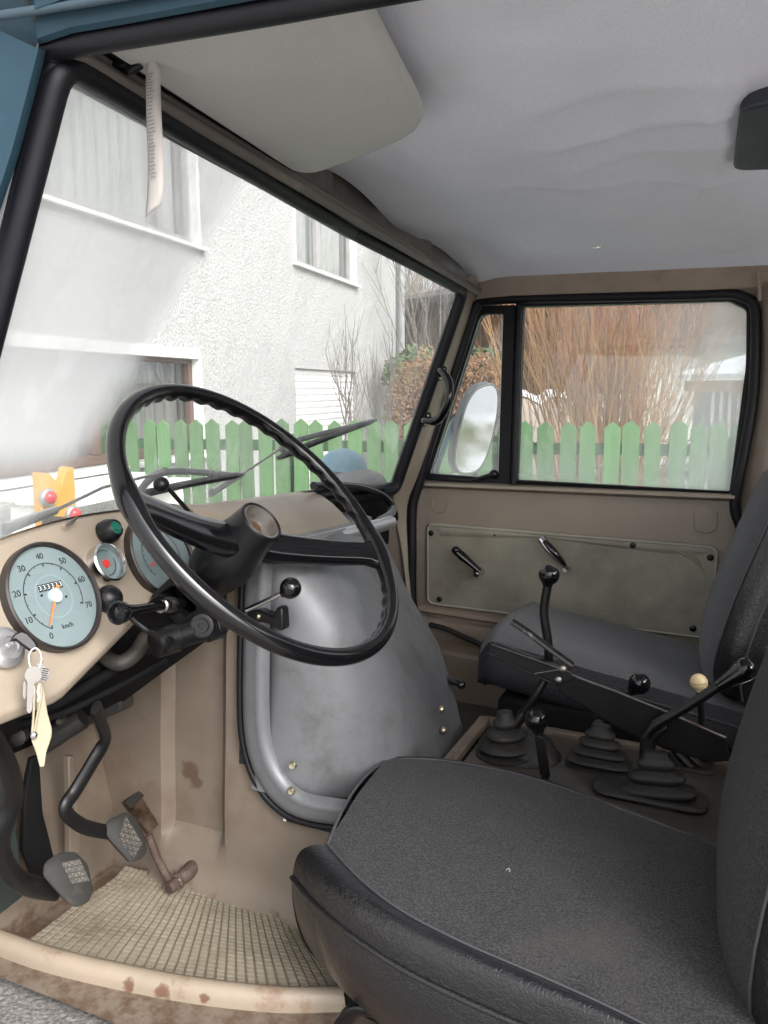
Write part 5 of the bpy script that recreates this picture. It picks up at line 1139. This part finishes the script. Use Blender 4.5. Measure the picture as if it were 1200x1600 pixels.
def bell(c, axd, steps, name, par, sq=(1, 1), ang=0, n=32, mt=RUBD):
    """bellows boot: steps = (height, radius) ridge list"""
    ax = nrm(axd); a = ax.cross(ey).normalized(); b = ax.cross(a); secs = []
    a_, b_ = a * math.cos(ang) + b * math.sin(ang), b * math.cos(ang) - a * math.sin(ang)
    for t, r, e in steps:
        s_ = []
        for k in range(n):
            q = 2 * math.pi * k / n; cx, sx = math.cos(q), math.sin(q); cx = math.copysign(abs(cx) ** e, cx); sx = math.copysign(abs(sx) ** e, sx)
            s_.append(V(c) + ax * t + a_ * cx * r * sq[0] + b_ * sx * r * sq[1])
        secs.append(s_)
    m = MB(); m.loft(secs); return m.build(name, mt, par, ang=60)
def ridges(r0, r1, h, n, e=.75, base=None):
    out = [(0, (base or r0 * 1.15), e), (.004, (base or r0 * 1.15), e)]
    for k in range(n):
        t0 = k / n; r = r0 + (r1 - r0) * (k / max(1, n - 1)); z = .004 + h * t0; dz = h / n
        out += [(z + dz * .1, r * .80, e), (z + dz * .35, r * .99, e), (z + dz * .5, r * 1.03, e), (z + dz * .68, r * .98, e), (z + dz * .85, r * .80, e)]
    out += [(.004 + h, r1 * .72, e), (.012 + h, r1 * .62, e), (.014 + h, r1 * .60, e)]
    return out
def lever(name, path, rad, knobc=None, knobr=.0, km=BAK, par=truck):
    m = MB(); m.tube(cat(path, 4), rad, 10); o = m.build(name, BLK, par)
    if knobc is not None:
        ax_ = (V(knobc) - V(path[-2])).normalized(); m = MB(); m.ball(knobc, knobr, ax=ax_, n=26); m.lathe(knobc, ax_, [(-knobr * 1.12, knobr * .45), (-knobr * .7, knobr * .6)], 16)
        m.build('knob', km, o, ang=60)
        m = MB(); m.lathe(knobc, ax_, [(-.0006, knobr * 1.006), (.0006, knobr * 1.006)], 28, caps=False); m.build('knob_seam', BLKD if km is BAK else mat('cream_seam', (.4, .28, .12), .6), o)
    return o
# main gear lever
y1 = 1.345
l1 = lever('gear_lever', [P(790, 1150, Y=y1), P(800, 1135, Y=y1), P(822, 1108, Y=y1), P(840, 1082, Y=y1), P(855, 1050, Y=y1 + .01), P(857, 1010, Y=y1 + .01), P(850, 960, Y=y1 + .01), P(853, 930, Y=y1 + .01), P(858, 905, Y=y1 + .01)], .0078, P(858, 898, Y=y1 + .01), .0182)
c = P(792, 1180, Z=ZG)
bell(c + V((.03, .02, -.002)), (0, 0, 1), [(0, .062, 1), (.006, .062, 1), (.012, .055, 1), (.030, .045, 1), (.038, .02, 1)], 'boot_base', l1)
bell(c + V((0, 0, .004)), (-.10, 0, 1), ridges(.050, .022, .062, 3, 1.0, .056), 'boot', l1)
m = MB(); m.lathe(P(795, 1146, Y=y1), (P(822, 1108, Y=y1) - P(795, 1146, Y=y1)), [(-.01, .016), (.008, .0145), (.02, .0105), (.045, .0095), (.05, .008)], 16); m.build('lever_collar', BLK, l1)
# short ball lever between
l2 = lever('range_lever', [P(852, 1225, Y=1.25), P(850, 1190, Y=1.25), P(845, 1160, Y=1.25), P(840, 1135, Y=1.25)], .0066, P(838, 1125, Y=1.25), .0190)
m = MB(); m.beam(P(852, 1212, Y=1.245), P(843, 1150, Y=1.245), (.0085, 0, 0), (0, .002, 0)); m.build('lever_strap', BLK, l2, bevel=.001)
# lever with rectangular bellows (rear left)
c = P(935, 1198, Z=ZG); l3 = lever('differential_lever', [P(940, 1150, Y=1.40), P(947, 1128, Y=1.40), P(965, 1102, Y=1.40), P(985, 1082, Y=1.40), P(998, 1072, Y=1.40)], .0068, P(999, 1068, Y=1.40), .0188)
bell(c, (0, 0, 1), ridges(.052, .024, .062, 4, .62, .054), 'boot', l3, sq=(1.05, .62))
m = MB(); m.lathe(P(938, 1135, Y=1.40), (.1, 0, 1), [(-.012, .012), (0, .011), (.006, .013), (.009, .011), (.010, .007)], 16); m.build('boot_collar', RUBD, l3)
# hand lever with grip and wide bellows
c = P(1028, 1248, Z=ZG); y4 = c.y
l4 = lever('transfer_lever', [P(1010, 1150, Y=y4), P(1022, 1134, Y=y4), P(1060, 1112, Y=y4), P(1100, 1087, Y=y4), P(1128, 1068, Y=y4)], .0080)
m = MB(); a, b = P(1122, 1073, Y=y4), P(1174, 1040, Y=y4); ax_ = b - a; L = ax_.length
m.lathe(a, ax_, [(0, .0085), (.004, .0095), (L * .35, .0115), (L * .7, .0165), (L * .9, .0175), (L, .0150), (L + .004, .010), (L + .005, .001)], 20); m.build('grip', BAK, l4, ang=50)
m = MB(); m.slab([P(997, 1192, Y=y4 + .006), P(1024, 1192, Y=y4 + .006), P(1024, 1158, Y=y4 + .006), P(1044, 1142, Y=y4 + .006), P(1040, 1134, Y=y4 + .006), P(1012, 1146, Y=y4 + .006), P(1000, 1150, Y=y4 + .006)], (0, .016, 0)); m.build('fork', BLK, l4, bevel=.004)
bell(c, (-.12, 0, 1), ridges(.052, .026, .064, 3, .6, .068), 'boot', l4, sq=(1.1, .55))
m = MB(); m.slab(rpoly([c + V((-.02 + .082 * a, .038 * b, .001)) for a, b in ((-1, -1), (1.15, -1), (1.15, 1), (-1, 1))], .03), (0, 0, .010)); m.build('boot_plate', RUBD, l4, bevel=.005)
# cream ball lever behind
c = P(1068, 1205, Z=ZG) + V((0, .03, 0)); l5 = lever('power_takeoff_lever', [P(1096, 1170, Y=1.43), P(1096, 1120, Y=1.43), P(1093, 1080, Y=1.43)], .0055, P(1092, 1066, Y=1.43), .0148, CREAM)
bell(c, (.62, .0, .75), ridges(.036, .014, .050, 4, .8, .040), 'boot', l5, sq=(.9, .7))
m = MB(); m.slab(rpoly([c + V((.050 * a, .032 * b, -.006)) for a, b in ((-1, -1), (1, -1), (1, 1), (-1, 1))], .02), (0, 0, .012)); m.build('boot_plate', RUBD, l5, bevel=.004)
# parking brake: long flat lever with squeeze grip
yb = 1.318
hb = MB(); q = [(872, 1060), (884, 1050), (905, 1060), (960, 1080), (1040, 1112), (1134, 1152), (1140, 1190), (1110, 1192), (1040, 1172), (960, 1135), (905, 1100), (872, 1082)]
hb.slab([P(x, y, Y=yb) for x, y in q], (0, .012, 0)); pb = hb.build('parking_brake', BLK, truck, bevel=.002)
m = MB(); m.tube([P(x, y, Y=yb - .001) for x, y in ((884, 1051), (905, 1060), (960, 1080), (1040, 1112), (1134, 1153))], .0022, 6); m.build('lever_edge', STEEL, pb)
m = MB(); yq = yb - .012
m.slab([P(x, y, Y=yq) for x, y in ((768, 1008), (776, 1005), (890, 1050), (897, 1062), (872, 1070), (772, 1024))], (0, .004, 0)); m.beam(P(772, 1006, Y=yq + .012), P(893, 1052, Y=yq + .012), (0, .012, 0), (0, 0, .0022)); m.beam(P(772, 1023, Y=yq + .012), P(872, 1068, Y=yq + .012), (0, .012, 0), (0, 0, .0022)); m.build('lever_channel', BLK, pb, bevel=.0015)
m = MB(); m.tube([P(768, 1007, Y=yq - .001), P(892, 1051, Y=yq - .001)], .0015, 6); m.build('channel_edge', STEEL, pb)
m = MB(); m.tube(cat([P(800, 971, Y=yq + .008), P(820, 984, Y=yq + .008), P(845, 1003, Y=yq + .008), P(870, 1022, Y=yq + .008), P(895, 1040, Y=yq + .008)], 4), .0066, 8, flat=.5); m.beam(P(888, 1040, Y=yq + .006), P(884, 1064, Y=yq + .006), (.006, 0, 0), (0, .005, 0)); m.build('squeeze_handle', mat('worn_black_steel', (.03, .028, .026), .28, metal=.6, dirt=(.3, .28, .26), dscale=30, dlo=.6, dhi=.7), pb)
for a in ((880, 1046), (873, 1063)):
    m = MB(); m.lathe(P(*a, Y=yq - .002), (0, -1, 0), [(-.004, .007), (.002, .0065), (.004, .003)], 12); m.build('rivet', STEEL, pb)
m = MB(); m.tube([P(835, 1053, Y=yq - .002), P(876, 1046, Y=yq - .002)], .0012, 6); m.build('spring_wire', STEEL, pb)
# ---------- seats
def seat_loft(cols, n=26, ncr=5):
    """cols: list of polylines (front->rear), neighbouring across the seat; returns smooth grid rows"""
    C_ = [resamp(cat(c, 6), n) for c in cols]
    return [[row[i] for row in C_] for i in range(n)]
def zc(pix, z): return [P(x, y, Z=z) for x, y in pix]
ds_ = bpy.data.objects.new('driver_seat', None); sc.collection.objects.link(ds_); ds_.parent = truck
# seam lines of the cushion
C0 = zc([(462, 1440), (485, 1490), (520, 1545), (575, 1610), (660, 1690), (800, 1800)], -.66)
C1 = zc([(456, 1372), (480, 1402), (520, 1440), (570, 1478), (640, 1522), (760, 1580), (900, 1640), (1100, 1730)], -.575)
C2 = zc([(512, 1320), (560, 1372), (625, 1422), (720, 1472), (850, 1528), (960, 1578), (1060, 1630), (1190, 1700)], -.533)
C3 = zc([(603, 1187), (650, 1186), (700, 1190), (800, 1208), (880, 1232), (960, 1262), (1060, 1300), (1180, 1352)], -.518)
C4 = [p + V((-.004, .014, -.006)) for p in C3]; C5 = [p + V((-.002, .022, -.045)) for p in C3]; C6 = [p + V((.02, .022, -.10)) for p in C3]
n = 30; S = [resamp(cat(c, 6), n) for c in (C0, C1, C2, C3, C4, C5, C6)]
# fabric top, slightly crowned
def across(a, b, ts, crown): return [a.lerp(b, t) + V((0, 0, crown * math.sin(math.pi * t))) for t in ts]
def settle(p): return p + V((0, 0, .0035 * noise.noise(p * 14)))
FT = [k / 16 for k in range(17)]
rows = [[settle(q_) for q_ in across(S[2][i], S[3][i], FT, .010 + .004 * math.sin(i / n * 3))] for i in range(n)]
# front roll of fabric: seam line runs along front edge
m = MB(); m.grid(rows); cu = m.build('cushion', FAB, ds_, ang=70)
# near side bolster (glossy vinyl)
m = MB(); rows_b = []
for i in range(n):
    a, b = S[1][i], S[2][i]; out = (a - b); out.z = 0; out.normalize(); r_ = []
    for k in range(11):
        t = k / 10; p = b.lerp(a, t); p += out * .012 * math.sin(math.pi * t) + V((0, 0, .017 * math.sin(math.pi * min(1, t * 1.05)) - .004 * t)); p += V((0, 0, .0018 * noise.noise(p * 35))) * math.sin(math.pi * t); r_.append(p)
    rows_b.append(r_)
m.grid(rows_b)
rows_f = []   # far border + front border share the vinyl
for i in range(n): rows_f.append([S[3][i], S[3][i] + V((0, .006, .002)), S[4][i], S[4][i].lerp(S[5][i], .4) + V((0, .006, 0)), S[5][i], S[6][i]])
m.grid(rows_f)
# front face between near and far fronts
fa, fb = S[2][0], S[3][0]; fr = []
fdir = V((-(fb - fa).y, (fb - fa).x, 0)).normalized(); fdir = fdir if fdir.x < 0 else -fdir
for k in range(15):
    t = k / 14; p = fa.lerp(fb, t) + V((0, 0, .010 * math.sin(math.pi * t))) + fdir * .008 * math.sin(math.pi * t)
    fr.append([p + V((.02, .032, -.12)) * t_ + fdir * .018 * math.sin(math.pi * min(1, t_ * .9 + .05)) ** .6 * (t_ > 0) for t_ in [q_ / 9 for q_ in range(10)]])
m.grid(fr)
# near-front corner: from fa edge to the bolster front end
ca = rows_b[0]; cor = []
for k in range(11): 
    p = ca[k]; kk = k / 10; cor.append([p + V((.02, .032, -.12)) * t_ + V((0, -.016, 0)) * math.sin(math.pi * t_) ** .8 * kk + fdir * .018 * math.sin(math.pi * min(1, t_ * .9 + .05)) ** .6 * (t_ > 0) * (1 - kk) for t_ in [q_ / 9 for q_ in range(10)]])
m.grid(cor)
# corner patches far
m.grid([[fr[-1][k] for k in (0, 1, 2, 4, 6, 9)], [rows_f[0][j] for j in (0, 1, 2, 3, 4, 5)]])
m.build('bolster', VIN, ds_, ang=75)
m = MB(); side = []
for i in range(n):
    a = S[1][i]; 
    b = a + V((.02, .032, -.12)); r_ = []
    for k in range(8):
        t = k / 7; p = a.lerp(b, t) + V((0, -.016, 0)) * math.sin(math.pi * t) ** .8; r_.append(p + V((0, 0, .001 * noise.noise(p * 20))))
    side.append(r_)
m.grid(side); m.build('side_panel', VIN, ds_, ang=75)
PIP = mat('seat_piping', (.055, .055, .06), .4)
m = MB(); m.tube([p + V((0, 0, .001)) for p in S[1]], .0036, 8); m.build('piping', VIN, ds_)
m = MB(); m.tube([p + V((0, 0, .0005)) for p in S[2]], .0016, 6); m.tube([p + V((0, 0, .0005)) for p in S[3]], .0016, 6); m.tube([r_[0] + V((0, 0, .0008)) for r_ in fr], .0020, 6); m.build('seam', PIP, ds_)
# seat base under the cushion
m = MB(); m.slab([V((-.40, .86, -.66)), V((.2, .80, -.66)), V((.2, 1.08, -.66)), V((-.40, 1.08, -.66))], (0, 0, -.10)); m.build('seat_base', BLKD, ds_, bevel=.01)
m = MB(); m.tube(cat([P(535, 1600, Y=.80), P(555, 1578, Y=.80), P(590, 1582, Y=.80), P(640, 1600, Y=.80), P(720, 1640, Y=.8)], 5), .012, 12, flat=.6); m.build('slide_rail', BAK, ds_)
m = MB(); a = P(528, 1229, Z=-.575); m.tube(cat([a, P(545, 1240, Z=-.578), P(552, 1262, Z=-.60), P(530, 1300, Z=-.64)], 4), [.008] * 5 + [.0095] * 8, 12, flat=.8); m.build('adjusting_lever', BAK, ds_)
# lint and wear specks on the fabric
for (x, y) in ((795, 1360),):
    p = P(x, y, Z=-.515 + .004); m = MB(); m.tube([p + V((-.003, 0, 0)), p + V((0, .001, .002)), p + V((.002, -.001, .001)), p + V((.001, -.002, 0))], .0005, 5); m.build('lint', PAPER, ds_)
# backrest: loft over height
def backrest(name, par, pix_left, zy, thick, wy_, xoff, mf, ms_, near_side):
    pass
def slabback(par, base_c, up, width, height, thick, fabm, vinm, tophalf=1.0, crown=.03, bulge=.02):
    """upright seat back facing -X. base_c: bottom centre of the front face."""
    up = nrm(up); fw = nrm((-up.z, 0, up.x)); fr_, sd = [], []
    H_ = 14
    def outline(h):  # half width at relative height
        return width / 2 * (1 - .06 * h - (max(0, h - .72) / .28) ** 2.2 * .42) * (1 - .10 * max(0, .2 - h) / .2)
    m = MB(); rows = []
    for i in range(H_ + 1):
        h = i / H_; w2 = outline(h); c = V(base_c) + up * height * h + fw * (bulge * math.sin(math.pi * min(1, h ** .6 * 1.087)) if h < .87 else -.018 * ((h - .87) / .13) ** 2); r_ = []
        for j in range(17):
            s = j / 16 * 2 - 1; r_.append(c + ey * s * (w2 - .03) + fw * (-.030 * s * s * s * s + crown * 0) + fw * .0)
        rows.append(r_)
    m.grid(rows); m.build('backrest', fabm, par, ang=75)
    for sg in (-1, 1):
        m = MB(); rr_ = []
        for i in range(H_ + 1):
            e = rows[i][0 if sg < 0 else -1]; w_ = ey * sg
            rr_.append([e, e + w_ * .012 - fw * .004, e + w_ * .024 - fw * .018, e + w_ * .030 - fw * .045, e + w_ * .028 - fw * .09, e + w_ * .012 - fw * thick])
        m.grid(rr_); m.build('backrest_side', vinm, par, ang=75)
        m = MB(); m.tube([r_[0] + fw * .001 for r_ in rr_], .0022, 6); m.tube([r_[3] for r_ in rr_], .002, 6); m.build('seam', PIP, par)
    m = MB(); t_ = rows[-1]; m.grid([t_, [p + up * .014 - fw * .02 for p in t_], [p + up * .012 - fw * .07 for p in t_], [p - up * .01 - fw * thick for p in t_]]); m.build('backrest_top', vinm, par, ang=75)
    m = MB(); t_ = rows[0]; m.grid([t_, [p - up * .012 - fw * .02 for p in t_], [p - fw * thick for p in t_]]); m.build('backrest_bottom', vinm, par, ang=75)
    m = MB(); m.grid([[p - fw * thick for p in r_] for r_ in rows]); m.build('backrest_rear', vinm, par)
slabback(ds_, (.056, .94, -.575), (.125, 0, 1), .47, .56, .13, FAB, VIN, bulge=.038)
# passenger seat
ps_ = bpy.data.objects.new('passenger_seat', None); sc.collection.objects.link(ps_); ps_.parent = truck
A0 = P(800, 925, Y=1.93); B0 = P(752, 968, Y=1.56)
rowsP = []; NS = 22
for i in range(NS + 1):
    t = i / NS; x0 = -.44 + .52 * t; r_ = []
    zt_ = -.412 - .075 * t; front = 0
    nearY = 1.50 + .0 * t; farY = 1.94
    shrink = .035 * max(0, (.10 - t) / .10) ** 2
    prof = [(nearY + .02 + shrink, -.098), (nearY + .004 + shrink, -.085), (nearY - .004 + shrink, -.060), (nearY + .004 + shrink, -.032), (nearY + .022 + shrink, -.010), (nearY + .055 + shrink, 0)]
    prof += [(nearY + .055 + (farY - .055 - nearY - .055) * k / 8, .006 * math.sin(math.pi * k / 8)) for k in range(1, 8)]
    prof += [(farY - .055 - shrink, 0), (farY - .02 - shrink, -.012), (farY - shrink, -.04), (farY - shrink, -.10), (farY - .015, -.125)]
    k_ = max(0, (.10 - t) / .10); dzf = -.045 * k_ ** 2.2
    for (yy, zz_) in prof:
        r_.append(V((x0 + .04 * ((yy - 1.7) / .22) ** 2 * k_, yy, zt_ + dzf + zz_ * (1 - .25 * k_) + .003 * noise.noise(V((x0 * 8, yy * 8, 1))))))
    rowsP.append(r_)
frontP = [[V((p.x - .014 * math.sin(t * math.pi / 1.3) + .045 * t * t, p.y, p.z + ((-.515 - p.z) * t if p.z > -.515 else 0))) for p in rowsP[0]] for t in (0, .1, .2, .35, .5, .7, .85, 1)]
m = MB(); m.grid([r_[4:] for r_ in [frontP[1], frontP[0]] + rowsP[1:]]); m.build('cushion', PFAB, ps_, ang=75)
PSIDE = mat('passenger_fabric_shaded', (.014, .015, .019), .9, bump=.6, bscale=420, fine=380, fcol=(.03, .032, .04))  # seat fabric with the shade on cushion front and near side painted in
m = MB(); m.grid([r_[:5] for r_ in frontP[::-1] + rowsP[1:]]); m.grid([r_[4:] for r_ in frontP[::-1][:-1]]); m.build('cushion_side', PSIDE, ps_, ang=75)
m = MB(); m.tube(cat([p for p in [r_[3] + V((0, -.001, 0)) for r_ in rowsP]], 2), .0018, 6); m.build('seam', PIP, ps_)
m = MB(); m.slab([V((-.37, 1.50, -.535)), V((.12, 1.50, -.535)), V((.12, 1.92, -.535)), V((-.37, 1.92, -.535))], (0, 0, -.18)); m.build('seat_base', BLKD, ps_, bevel=.008)
slabback(ps_, (.000, 1.72, -.455), (.22, 0, 1), .47, .42, .12, PFAB, VIN)
m = MB(); a = P(762, 1060, Y=1.56); m.tube(cat([a + V((.03, 0, .02)), a, a + V((-.008, 0, -.012))], 3), .006, 8); m.build('seat_catch', BAK, ps_)
m = MB(); c = D(1074, 1022, 1.95); m.ball(c, .013, n=14); m.build('hinge_cap', RUBD, ps_)
# ---------- wipers
def wiper(name, base, elbow, a, b, yoke):
    o = bpy.data.objects.new(name, None); sc.collection.objects.link(o); o.parent = truck
    def Q(px, py, off): return PP(px, py, WB + WNv * -off, WNv)
    m = MB(); m.tube([Q(*base[0], .035), Q(*base[1], .032)], [.011, .008], 8, flat=.6); m.build('arm_root', ALU, o)
    m = MB(); m.tube([Q(*base[1], .030), Q(*elbow, .028), Q(*yoke, .026)], .0022, 6); m.build('arm_rod', STEEL, o)
    m = MB(); m.tube(cat([Q(*a, .022), Q((a[0] + b[0]) / 2, (a[1] + b[1]) / 2 - 2, .020), Q(*b, .022)], 5), [.004] + [.0062] * 9 + [.003], 6); m.build('blade', RUB, o)
    m = MB(); mid = ((a[0] + b[0]) / 2, (a[1] + b[1]) / 2); m.tube(cat([Q(a[0] + (b[0] - a[0]) * .1, a[1] + (b[1] - a[1]) * .1 - 1, .024), Q(yoke[0], yoke[1], .034), Q(a[0] + (b[0] - a[0]) * .92, a[1] + (b[1] - a[1]) * .92 - 1, .024)], 6), .0060, 6); m.build('blade_yoke', mat('wiper_grey', (.12, .125, .13), .35, metal=.6), o)
    m = MB(); m.ball(Q(*yoke, .036), .007, n=8); m.build('yoke_clip', RUB, o)
wiper('wiper', ((8, 826), (88, 797)), (160, 762), (196, 778), (380, 741), (258, 737))
wiper('wiper', ((330, 770), (378, 741)), (398, 728), (434, 716), (588, 656), (452, 692))
m = MB(); m.slab([V((-.79, .58, -.175)), V((-.79, 1.98, -.175)), V((-.97, 1.98, -.205)), V((-.97, .58, -.205))], (0, 0, -.02)); m.build('scuttle', BLUE, truck, bevel=.004)
# blue lamp dome on the far front corner
c = P(536, 735, Y=1.86); o = bpy.data.objects.new('wing_lamp', None); sc.collection.objects.link(o); o.parent = truck
m = MB(); rows = []
for i in range(9):
    ph = i / 8 * math.pi / 2; rows.append([c + V((.060 * math.cos(ph) * math.cos(q), .085 * math.cos(ph) * math.sin(q), .058 * math.sin(ph))) for q in [k * 2 * math.pi / 24 for k in range(24)]])
m.loft(rows); m.build('shell', BLUEL, o)
m = MB(); c2_ = P(556, 748, Y=1.86); rows = []
for i in range(9):
    ph = i / 8 * math.pi / 2; rows.append([c2_ + V((.075 * math.cos(ph) * math.cos(q), .115 * math.cos(ph) * math.sin(q), -.02 + .048 * math.sin(ph) ** .8)) for q in [k * 2 * math.pi / 24 for k in range(24)]])
m.loft(rows); m.build('gasket', mat('grey_rubber', (.20, .20, .20), .6), o)
m = MB(); m.slab([V((-.96, .62, -.21)), V((-.96, 2.02, -.21)), V((-1.45, 1.95, -.27)), V((-1.45, .69, -.27))], (0, 0, -.25)); m.build('bonnet', mat('bonnet_blue', (.04, .12, .17), .35, coat=.3), truck, bevel=.02)
# ---------- paper tag hanging from the visor hook
tg = thing('paper_tag', 'long narrow white paper tag hanging from the sun visor hook in front of the windscreen', 'tag')
m = MB(); rows = []; yt = .655
tagl = [(233, 88, 3), (228, 112, 12), (228, 150, 13), (229, 200, 14), (231, 250, 14), (230, 300, 15), (227, 340, 15)]
LL = cat([P(x, y, Y=yt) for x, y, w_ in tagl], 4); RR = cat([P(x + w_ * 1.0 + (10 if i else 1), y + (-20 if i == 6 else (-6 if i > 0 else 0)), Y=yt + .006 * math.sin(i)) for i, (x, y, w_) in enumerate(tagl)], 4)
rows = [[a.lerp(b, k / 4) + V((0, -.003 * math.sin(math.pi * k / 4), 0)) for k in range(5)] for a, b in zip(LL, RR)]
m.grid(rows); bk = m.build('paper_strip', PAPER, tg, ang=80); sol = bk.modifiers.new('thick', 'SOLIDIFY'); sol.thickness = .0005
m = MB()
for k in range(30):
    i = 5 + k * .46; i0 = int(i); f = i - i0
    if i0 + 1 >= len(rows): break
    r0_ = [p.lerp(q, f) for p, q in zip(rows[i0], rows[i0 + 1])]; dn_ = (rows[i0 + 1][0] - rows[i0][0]).normalized() * .0011; l0, l1 = r0_[0].lerp(r0_[-1], .25), r0_[0].lerp(r0_[-1], .25 + .5 * random.uniform(.6, 1)); o__ = V((0, -.0042, 0))
    m.add([l0 + o__, l1 + o__, l1 + dn_ + o__, l0 + dn_ + o__], [[0, 1, 2, 3]])
m.build('print_lines', INK, tg, smooth=False)
m = MB(); m.tube([P(234, 92, Y=yt), P(237, 82, Y=.655), P(240, 78, Y=.655)], .0008, 5); m.build('string', PAPER, tg)
# ---------- key ring in the ignition
kr = thing('key_ring', 'ignition key with black head, steel keys and cream leather tag hanging from the dashboard lock', 'keys')
kb_ = kc + GN * .008
m = MB(); q = [(15, 1003), (22, 990), (34, 985), (44, 989), (56, 1002), (60, 1010), (56, 1018), (48, 1018), (34, 1008), (24, 1000)]
pc = gp(35, 1000, .030); kn = nrm((.75, -.55, .35)); m.slab([PP(x, y, pc, kn) for x, y in q], -kn * .008); m.build('key_head', BLK, kr, bevel=.003)
m = MB(); m.slab([gp(8, 1010, .006), gp(18, 1002, .03), gp(22, 1005, .03), gp(12, 1014, .006)], (0, .002, 0)); m.build('key_blade', CHROME, kr)
yk = pc.y
m = MB(); cR = PP(55, 1028, pc, kn); u_, v_ = nrm(ey - kn * kn.y), V(); v_ = kn.cross(u_)
m.tube([PP(55 + 10 * math.cos(t) , 1030 + 17 * math.sin(t), pc, kn) for t in [k * 2 * math.pi / 28 for k in range(28)]], .0011, 8, closed=True); m.build('split_ring', CHROME, kr)
def flat(pix, off, th_, name, mt, bev=.0006): 
    m = MB(); m.slab(rpoly([PP(x, y, pc + kn * off, kn) for x, y in pix], .002, 3), kn * th_); return m.build(name, mt, kr, bevel=bev)
NI = mat('nickel_key', (.17, .16, .15), .5, metal=.3, spec=.3)
flat([(39, 1050), (44, 1043), (55, 1040), (64, 1046), (66, 1058), (60, 1066), (54, 1067), (50, 1110), (46, 1116), (41, 1112), (42, 1066), (37, 1058)], .001, .002, 'house_key', NI)
flat([(36, 1066), (41, 1062), (44, 1080), (38, 1095), (35, 1088)], -.003, .0015, 'second_key', NI)
rf_ = flat([(54, 1037), (64, 1036), (78, 1048), (79, 1052), (70, 1066), (66, 1066), (64, 1048)], -.002, .002, 'ribbed_key', NI)
m = MB()
for k in range(6):
    y = 1044 + k * 3.4; m.tube([PP(66, y, pc + kn * .0006, kn), PP(77 - k * .9, y + 2, pc + kn * .0006, kn)], .0005, 4)
m.build('ribs', DARKT, rf_)
m = MB(); m.tube(cat([PP(x, y, pc + kn * .001, kn) for x, y in ((61, 1072), (59, 1080), (61, 1088), (59, 1096))], 5), .0013, 6); m.build('chain', CHROME, kr)
flat([(58, 1068), (64, 1066), (69, 1082), (74, 1115), (81, 1140), (80, 1152), (72, 1175), (69, 1198), (62, 1199), (56, 1176), (49, 1158), (49, 1146), (57, 1130)], -.002, .003, 'leather_tag', LEATH, .001)
m = MB(); m.tube(cat([PP(x, y, pc + kn * .002, kn) for x, y in ((54, 1072), (53, 1100), (52, 1125), (50, 1148))], 4), .0013, 6); m.tube(cat([PP(x, y, pc + kn * .002, kn) for x, y in ((64, 1070), (64, 1090), (58, 1120), (53, 1148))], 4), .0013, 6); m.build('leather_loop', LEATH, kr)
m = MB(); m.ball(PP(53, 1149, pc + kn * .003, kn), .0038, n=14, sq=1.2); m.build('rivet', CHROME, kr)
# =================================================================== place everything of the cab in the world
for r_ in CABROOTS:
    base = V((0, 1.28, -1.72)) if r_ is truck else None
    if r_ is not truck:
        pts = []
        for c in r_.children_recursive:
            if c.type == 'MESH': pts += [v.co for v in c.data.vertices]
        if not pts: pts = [V((0, 0, 0))]
        base = sum(pts, V((0, 0, 0))) / len(pts); base.z = min(p.z for p in pts)
    for c in r_.children: c.location = c.location - base
    r_.matrix_world = CAB @ Matrix.Translation(base)
